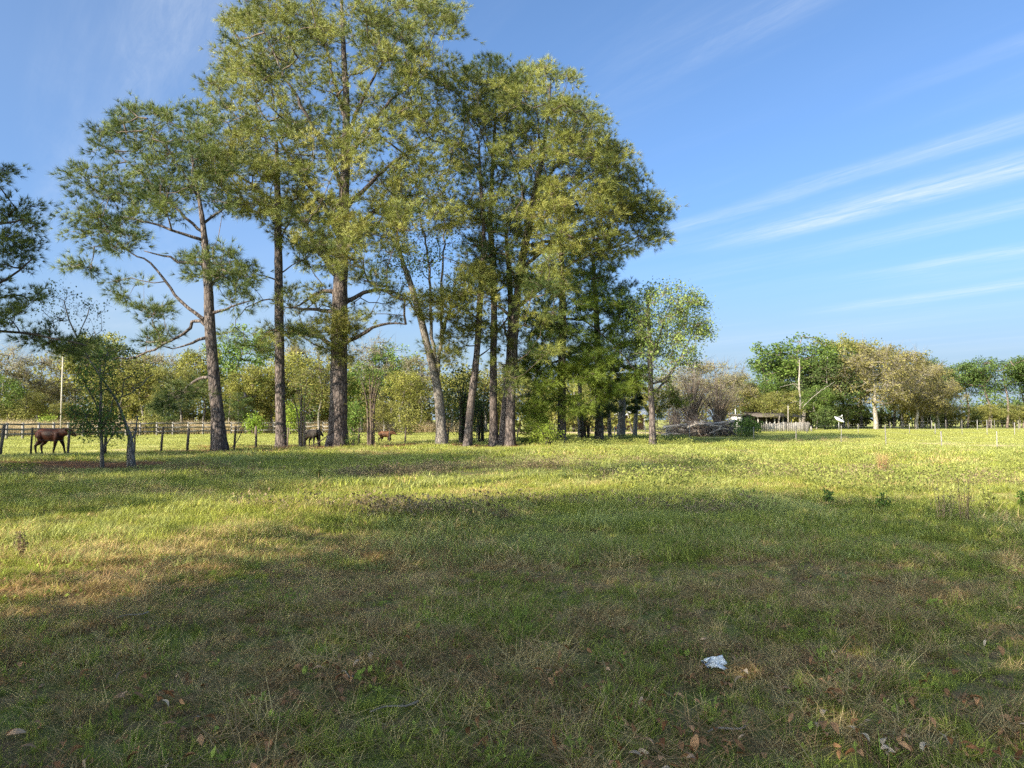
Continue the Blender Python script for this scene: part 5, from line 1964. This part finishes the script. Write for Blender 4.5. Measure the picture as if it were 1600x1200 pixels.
def weed_thing(name, label, cat, px, py, h_px, w_px, kind, seed):
    rng = np.random.default_rng(seed)
    d = dist_of(py)
    f = d / FPX
    x = XY(px, d)
    g = float(gz(x, d))
    t = thing(name, label, cat, (x, d, g))
    h, w = h_px * f, w_px * f / 2
    m1, m2 = MB(), MB()
    if kind == 'straw':
        blades(m1, rng, 130, w * .5, h * .6, h, .012, .35, .35)
        link('blades', m1.mesh('blades', M['straw_tuft']), t, 'stuff')
        return
    for k in range(9 if kind == 'stalk' else 6):
        a = rng.uniform(0, 2 * PI)
        e = np.array([math.cos(a) * w * rng.random(), math.sin(a) * w * rng.random() * .6, h * rng.uniform(.5, 1)])
        pl = resample([np.array([e[0] * .5, e[1] * .5, -.03]), e * np.array([.8, .8, .5]), e], .05)
        tube(m1, pl, np.linspace(.006, .003, len(pl)), 4, rng.random())
        for j in range(7):
            i = rng.integers(len(pl) // 3, len(pl))
            s = pl[i:i + 1]
            tp = s + unit(rng.normal(size=(1, 3)) + [0, 0, .5]) * h * .13
            twig_rays(m1, s, tp, .003)
            leaf_faces(m2, np.repeat(tp, 2 if kind == 'stalk' else 6, 0) + rng.normal(size=(2 if kind == 'stalk' else 6, 3)) * .02, rng, .05 if kind != 'stalk' else .035, .2, .5)
    link('stems', m1.mesh('stems', M['dry_stalk'] if kind == 'stalk' else M['dark_twig']), t, 'stuff')
    link('leaves', m2.mesh('leaves', M['dead_weed'] if kind == 'stalk' else (M['leaves_green'] if kind == 'dark' else M['weed_leaf'])), t, 'stuff')


for args in [('grass_tuft', 'tall straw-coloured grass tuft before the fence post in the sunlit field', 'grass tuft', 1377, 735, 42, 26, 'straw', 720),
             ('dry_weed', 'dry brown weed stalks at the sunlit edge of the shade on the right', 'weed', 1470, 818, 66, 44, 'stalk', 721),
             ('dry_weed', 'taller dry brown weed stalk just right of the clump of stalks', 'weed', 1504, 822, 78, 26, 'stalk', 722),
             ('green_weed', 'dark green leafy weed standing on the edge of the big shadow', 'weed', 1290, 786, 22, 44, 'dark', 723),
             ('green_weed', 'small dark weed sprig right of the dark leafy weed at the shadow edge', 'weed', 1377, 796, 26, 20, 'dark', 724),
             ('green_weed', 'yellow-green weed right of the dry stalks', 'weed', 1545, 800, 40, 34, 'leafy', 725),
             ('green_weed', 'dark low weed at the right edge of the picture by the shadow', 'weed', 1592, 800, 32, 24, 'dark', 726),
             ('dry_weed', 'pair of dry straw stalks in the shaded grass at the far left', 'weed', 40, 868, 44, 18, 'stalk', 727),
             ('green_weed', 'dark weed sprig on the shadow edge left of the dark leafy weed', 'weed', 1170, 776, 14, 40, 'dark', 728),
             ('green_weed', 'small yellow-green weed before the tallest pine', 'weed', 500, 748, 24, 14, 'leafy', 729)]:
    weed_thing(*args)

#PART5
# ------------------------------------------------------------------ ground cover
M['g_green'] = leaf_mat('g_green', (0.18, 0.215, 0.035), (0.46, 0.475, 0.1), .35, .5, .03, .2, 1.6)
M['g_fresh'] = leaf_mat('g_fresh', (0.17, 0.24, 0.04), (0.4, 0.47, 0.095), .35, .45, .03, .2, 1.6)
M['g_dry'] = leaf_mat('g_dry', (0.34, 0.245, 0.095), (0.74, 0.565, 0.255), .25, .7, .03, .25, 1.6)
M['g_brown'] = leaf_mat('g_brown', (0.23, 0.135, 0.06), (0.55, 0.365, 0.175), .2, .8, .03, .25, 1.6)
M['g_sun'] = leaf_mat('g_sun', (0.25, 0.285, 0.08), (0.5, 0.51, 0.18), .4, .6, .03, .2, .5)
M['g_pasture'] = leaf_mat('g_pasture', (0.24, 0.265, 0.06), (0.46, 0.45, 0.14), .4, .6, .03, .15, .25)
M['g_tan'] = leaf_mat('g_tan', (.36, .28, .15), (.58, .48, .30), .35, .8, .03, .15, .4)
KIT = bpy.data.collections.new('ground_cover_kit')       # source tufts; not linked to the scene
KIDX = {}


def kit(name, mb, mat):
    o = bpy.data.objects.new('%02d_%s' % (len(KIDX), name), mb.mesh(name, M[mat]))
    KIT.objects.link(o)
    KIDX.setdefault(name.rstrip('0123456789'), []).append(len(KIDX) + 0)
    KIDX['#%d' % len(KIDX)] = None


KN = []


def kit(name, mb, mat):
    o = bpy.data.objects.new('%02d_%s' % (len(KN), name), mb.mesh(name, M[mat]))
    KIT.objects.link(o)
    KN.append(name)


for s in range(3):
    r = np.random.default_rng(800 + s)
    m = MB(); blades(m, r, 26, .05, .035, .10, .0050, .5, .8); kit('green', m, 'g_green')
    m = MB(); blades(m, r, 15, .03, .06, .16, .0060, .38, .7); kit('fresh', m, 'g_fresh')
    m = MB(); blades(m, r, 28, .09, .05, .13, .0040, 1.5, 1.6); kit('dry', m, 'g_dry')
    m = MB(); blades(m, r, 26, .10, .05, .11, .0046, 2.2, 1.6); kit('brown', m, 'g_brown')
    m = MB(); blades(m, r, 60, .24, .05, .15, .009, .5, .8, segs=2); kit('midgreen', m, 'g_green')
    m = MB(); blades(m, r, 55, .26, .05, .14, .008, 1.4, 1.2, segs=2); kit('middry', m, 'g_dry')
    m = MB(); blades(m, r, 60, .26, .06, .17, .010, .5, .8, segs=2); kit('midsun', m, 'g_sun')
    m = MB(); blades(m, r, 70, .5, .06, .17, .020, .5, .7, segs=2); kit('farsun', m, 'g_sun')
    m = MB(); blades(m, r, 70, .5, .05, .15, .018, 1.0, 1.0, segs=2); kit('fardry', m, 'g_dry')
    m = MB(); blades(m, r, 70, .5, .06, .16, .020, .5, .7, segs=2); kit('fargreen', m, 'g_green')
    m = MB(); blades(m, r, 60, 1.1, .04, .12, .035, .5, .7, segs=2); kit('pasture', m, 'g_pasture')
    m = MB(); blades(m, r, 60, .7, .7, 1.5, .03, .15, .3, segs=2); kit('tall_tan', m, 'g_tan')
    # leafy low weeds and dead ones
    m = MB(); blades(m, r, 7, .12, .12, .32, .006, .4, .3, segs=2)
    n = 60
    leaf_faces(m, np.stack([r.normal(size=n) * .13, r.normal(size=n) * .13, r.uniform(.05, .34, n)], 1), r, .055, .1, .6, .6); kit('weed', m, 'weed_leaf')
    m = MB(); blades(m, r, 24, .16, .12, .36, .006, .6, .5, segs=2)
    n = 34
    leaf_faces(m, np.stack([r.normal(size=n) * .16, r.normal(size=n) * .16, r.uniform(.03, .30, n)], 1), r, .055, .4, .4, .6); kit('deadweed', m, 'dead_weed')
    m = MB(); n = 9
    leaf_faces(m, np.stack([r.normal(size=n) * .03, r.normal(size=n) * .03, r.uniform(.01, .05, n)], 1), r, .04, -.2, .6, .6); kit('rosette', m, 'g_fresh')
    m = dead_leaf_mesh(40 + s); kit('leaf', m, 'dead_leaf')
    m = MB(); blades(m, r, 30, .3, .05, .12, .006, 2.4, 1.2, segs=2); kit('straw', m, 'dead_leaf')
IDX = {}
for i, n in enumerate(KN):
    IDX.setdefault(n, []).append(i)


def scatter_group():
    ng = bpy.data.node_groups.new('scatter', 'GeometryNodeTree')
    ng.interface.new_socket('Geometry', in_out='INPUT', socket_type='NodeSocketGeometry')
    ng.interface.new_socket('Geometry', in_out='OUTPUT', socket_type='NodeSocketGeometry')
    gi, go = ng.nodes.new('NodeGroupInput'), ng.nodes.new('NodeGroupOutput')
    ip = ng.nodes.new('GeometryNodeInstanceOnPoints')
    ci = ng.nodes.new('GeometryNodeCollectionInfo')
    ci.inputs['Collection'].default_value = KIT
    ci.inputs['Separate Children'].default_value = True
    ci.inputs['Reset Children'].default_value = True
    ip.inputs['Pick Instance'].default_value = True

    def attr(n, t):
        a = ng.nodes.new('GeometryNodeInputNamedAttribute')
        a.data_type = t
        a.inputs['Name'].default_value = n
        return [o for o in a.outputs if o.enabled and o.name == 'Attribute'][0]
    L = ng.links.new
    L(gi.outputs[0], ip.inputs['Points'])
    L(ci.outputs[0], ip.inputs['Instance'])
    L(attr('idx', 'INT'), ip.inputs['Instance Index'])
    L(attr('rot', 'FLOAT_VECTOR'), ip.inputs['Rotation'])
    L(attr('scl', 'FLOAT_VECTOR'), ip.inputs['Scale'])
    L(ip.outputs[0], go.inputs[0])
    return ng


NG = scatter_group()


def scatter(name, x, y, idx, scl, rng, tilt=.12, label=None, cat=None, lift=0.):
    n = len(x)
    me = bpy.data.meshes.new(name)
    me.vertices.add(n)
    me.vertices.foreach_set('co', np.stack([x, y, gz(x, y) + lift], 1).astype(np.float32).ravel())
    a = me.attributes.new('idx', 'INT', 'POINT')
    a.data.foreach_set('value', idx.astype(np.int32))
    a = me.attributes.new('rot', 'FLOAT_VECTOR', 'POINT')
    rot = np.stack([rng.normal(0, tilt, n), rng.normal(0, tilt, n), rng.uniform(0, 2 * PI, n)], 1)
    a.data.foreach_set('vector', rot.astype(np.float32).ravel())
    a = me.attributes.new('scl', 'FLOAT_VECTOR', 'POINT')
    s = np.stack([scl, scl, scl * rng.uniform(.75, 1.2, n)], 1)
    a.data.foreach_set('vector', s.astype(np.float32).ravel())
    o = link(name, me, None, 'stuff')
    md = o.modifiers.new('scatter', 'NODES')
    md.node_group = NG
    if label:
        o['label'] = label
        o['category'] = cat
    return o


def wedge(rng, n, y0, y1, margin=3.0, power=1.0):
    """points over the seen part of the ground between two distances"""
    y = np.sqrt(rng.uniform(y0 * y0, y1 * y1, n)) if power == 1 else y0 + (y1 - y0) * rng.random(n) ** power
    x = rng.uniform(-1, 1, n) * (y * .70 + margin)
    return x, y


def pick(rng, names, probs):
    """names chosen per point by the probability columns"""
    pr = np.stack(probs, 1)
    pr = pr / pr.sum(1, keepdims=True)
    c = pr.cumsum(1)
    k = (rng.random(len(pr))[:, None] > c).sum(1).clip(0, len(names) - 1)
    out = np.zeros(len(pr), int)
    for i, nme in enumerate(names):
        s = k == i
        out[s] = np.array(IDX[nme])[rng.integers(0, len(IDX[nme]), s.sum())]
    return out


def cover():
    rng = np.random.default_rng(900)
    # dry patches and green patches of the near grass
    def patch(x, y):
        return np.clip((vnoise(x, y, 1.1) * .5 + vnoise(x + 50, y, .45) * .35 + vnoise(x, y + 20, 3.2) * .5 - .375) * 3.0, 0, 1)
    x, y = wedge(rng, 17500, 2.6, 9.5, 1.6)
    hole = (vnoise(x + 3, y + 3, .28) < .36) & (rng.random(len(x)) < .8)
    g = patch(x, y + 0) * .9
    g[hole] = 0.
    one = np.ones(len(x))
    fr = np.clip((vnoise(x + 9, y, .7) - .55) * 4, 0, 1)
    idx = pick(rng, ['green', 'fresh', 'dry', 'brown', 'rosette', 'leaf'], [g * 1.4 + .16, g * fr * .6 + .07, (1 - g) * .65 + .10, (1 - g) * .6 + .04, one * .05, (1 - g) * .55 + .04])
    tall = .55 + .55 * vnoise(x + 40, y, .8)
    scatter('grass', x, y, idx, rng.uniform(.75, 1.3, len(x)) * tall, rng, .18, 'thin mixed green and dry grass in the shaded foreground', 'grass')
    x, y = wedge(rng, 15000, 8.5, 20, 2.5)
    g = patch(x, y)
    one = np.ones(len(x))
    sun = np.clip((vnoise(x, y + 5, 2.5) - .35) * 3, 0, 1)
    idx = pick(rng, ['midgreen', 'middry', 'midsun', 'dry', 'fresh'], [g * .6 + .2, (1 - g) * .55 + .12, sun * .5 + .1, one * .15, one * .06])
    tall = .55 + .9 * vnoise(x + 40, y, 1.4)
    scatter('grass', x, y, idx, rng.uniform(.7, 1.25, len(x)) * tall, rng, .12, 'mixed grass between the near shade and the sunlit field', 'grass')
    x, y = wedge(rng, 17000, 18, 64, 4)
    keep = (pasture_mask(x, y) < .5) & (straw_mask(x, y) < .55)
    x, y = x[keep], y[keep]
    g = patch(x * .6, y * .6)
    sun = np.clip((vnoise(x, y + 5, 5) - .3) * 3, 0, 1)
    idx = pick(rng, ['farsun', 'fardry', 'fargreen'], [sun * .7 + .35, (1 - g) * .35 + .06, g * .4 + .15])
    tall = .5 + 1.0 * vnoise(x + 40, y, 2.6)
    scatter('grass', x, y, idx, rng.uniform(.75, 1.3, len(x)) * tall, rng, .08, 'yellow-green grass reaching to the fences', 'grass')
    x, y = wedge(rng, 15000, 28, 118, 8)
    keep = (pasture_mask(x, y) > .5) & (sand_mask(x, y) < .5) & (y > 30)
    x, y = x[keep], y[keep]
    scatter('pasture_grass', x, y, np.array(IDX['pasture'])[rng.integers(0, 3, len(x))], rng.uniform(.7, 1.1, len(x)), rng, .05, 'short bright grass of the grazed pasture', 'grass')
    # pale tall dry grass behind the rail fence
    n = 2600
    t = rng.random(n)
    px = rng.uniform(-120, 720, n)
    d = 66 + np.clip((px + 60) / 600, 0, 1) * 24 + rng.uniform(1, 10, n)
    x = XY(px, d)
    scatter('dry_grass', x, d, np.array(IDX['tall_tan'])[rng.integers(0, 3, n)], rng.uniform(.7, 1.15, n), rng, .06, 'tall tan dry grass behind the grey rail fence', 'grass')
    # leafy yellow-green weeds of the sunlit field
    x, y = wedge(rng, 9000, 15, 46, 2)
    m = np.clip((x - 1.0) / 3, 0, 1) * np.clip((y - 15) / 4, 0, 1) * (vnoise(x, y, 2.0) > .52) * (pasture_mask(x, y) < .4) * np.clip((vnoise(x + 7, y, 6) - .25) * 3, 0, 1)
    k = rng.random(len(x)) < m * .8
    x, y = x[k], y[k]
    scatter('weeds', x, y, np.array(IDX['weed'])[rng.integers(0, 3, len(x))], rng.uniform(.7, 1.35, len(x)), rng, .1, 'yellow-green leafy weeds spread over the sunlit field', 'weeds')
    # dead brown weeds in clumps
    cl = [(620, 742, 1.6, .9, 60), (640, 812, 1.2, .45, 60), (560, 745, 1.2, .8, 20), (830, 732, 2.6, 1.6, 90), (700, 735, 1.6, 1.2, 40), (1010, 745, 1.6, 1.2, 60), (1040, 725, 1.6, 1.5, 50), (1330, 735, 2.0, 1.2, 40), (1180, 745, 2.2, 1.0, 40),
          (1480, 760, 1.6, 1.0, 40), (1380, 748, 2.0, .7, 50), (880, 790, 1.4, .5, 22), (330, 735, 1.5, .9, 20), (1100, 800, 1.2, .5, 20), (900, 720, 2.4, 1.8, 40), (480, 800, 1.4, .5, 30), (60, 745, 1.6, 1, 20), (350, 745, 1.0, .6, 14), (1250, 690, 4, 3, 40),
          (1570, 745, 2, 1, 40)]
    xs, ys = [], []
    for px, py, rx, ry, n in cl:
        d = dist_of(py)
        xs.append(XY(px, d) + rng.normal(size=n) * rx * .6)
        ys.append(d + rng.normal(size=n) * ry * .6)
    x, y = np.concatenate(xs), np.concatenate(ys)
    scatter('dead_weeds', x, y, np.array(IDX['deadweed'])[rng.integers(0, 3, len(x))], rng.uniform(.5, 1.15, len(x)), rng, .15, 'dark dead weeds in patches on the grass', 'weeds')
    # shaded weeds at the foot of the right-hand trunks
    n = 420
    px = rng.uniform(845, 1075, n)
    d = rng.uniform(47, 60, n)
    x = XY(px, d)
    scatter('weeds', x, d, np.array(IDX['weed'])[rng.integers(0, 3, n)], rng.uniform(.8, 1.5, n), rng, .1, 'weeds under the right-hand trunks', 'weeds')
    # pine straw
    x, y = wedge(rng, 9000, 22, 52, 2)
    k = (straw_mask(x, y) > .5)
    x, y = x[k], y[k]
    scatter('pine_straw', x, y, np.array(IDX['straw'])[rng.integers(0, 3, len(x))], rng.uniform(.8, 1.4, len(x)), rng, .1, 'reddish fallen needles round the trunks', 'pine straw')


cover()
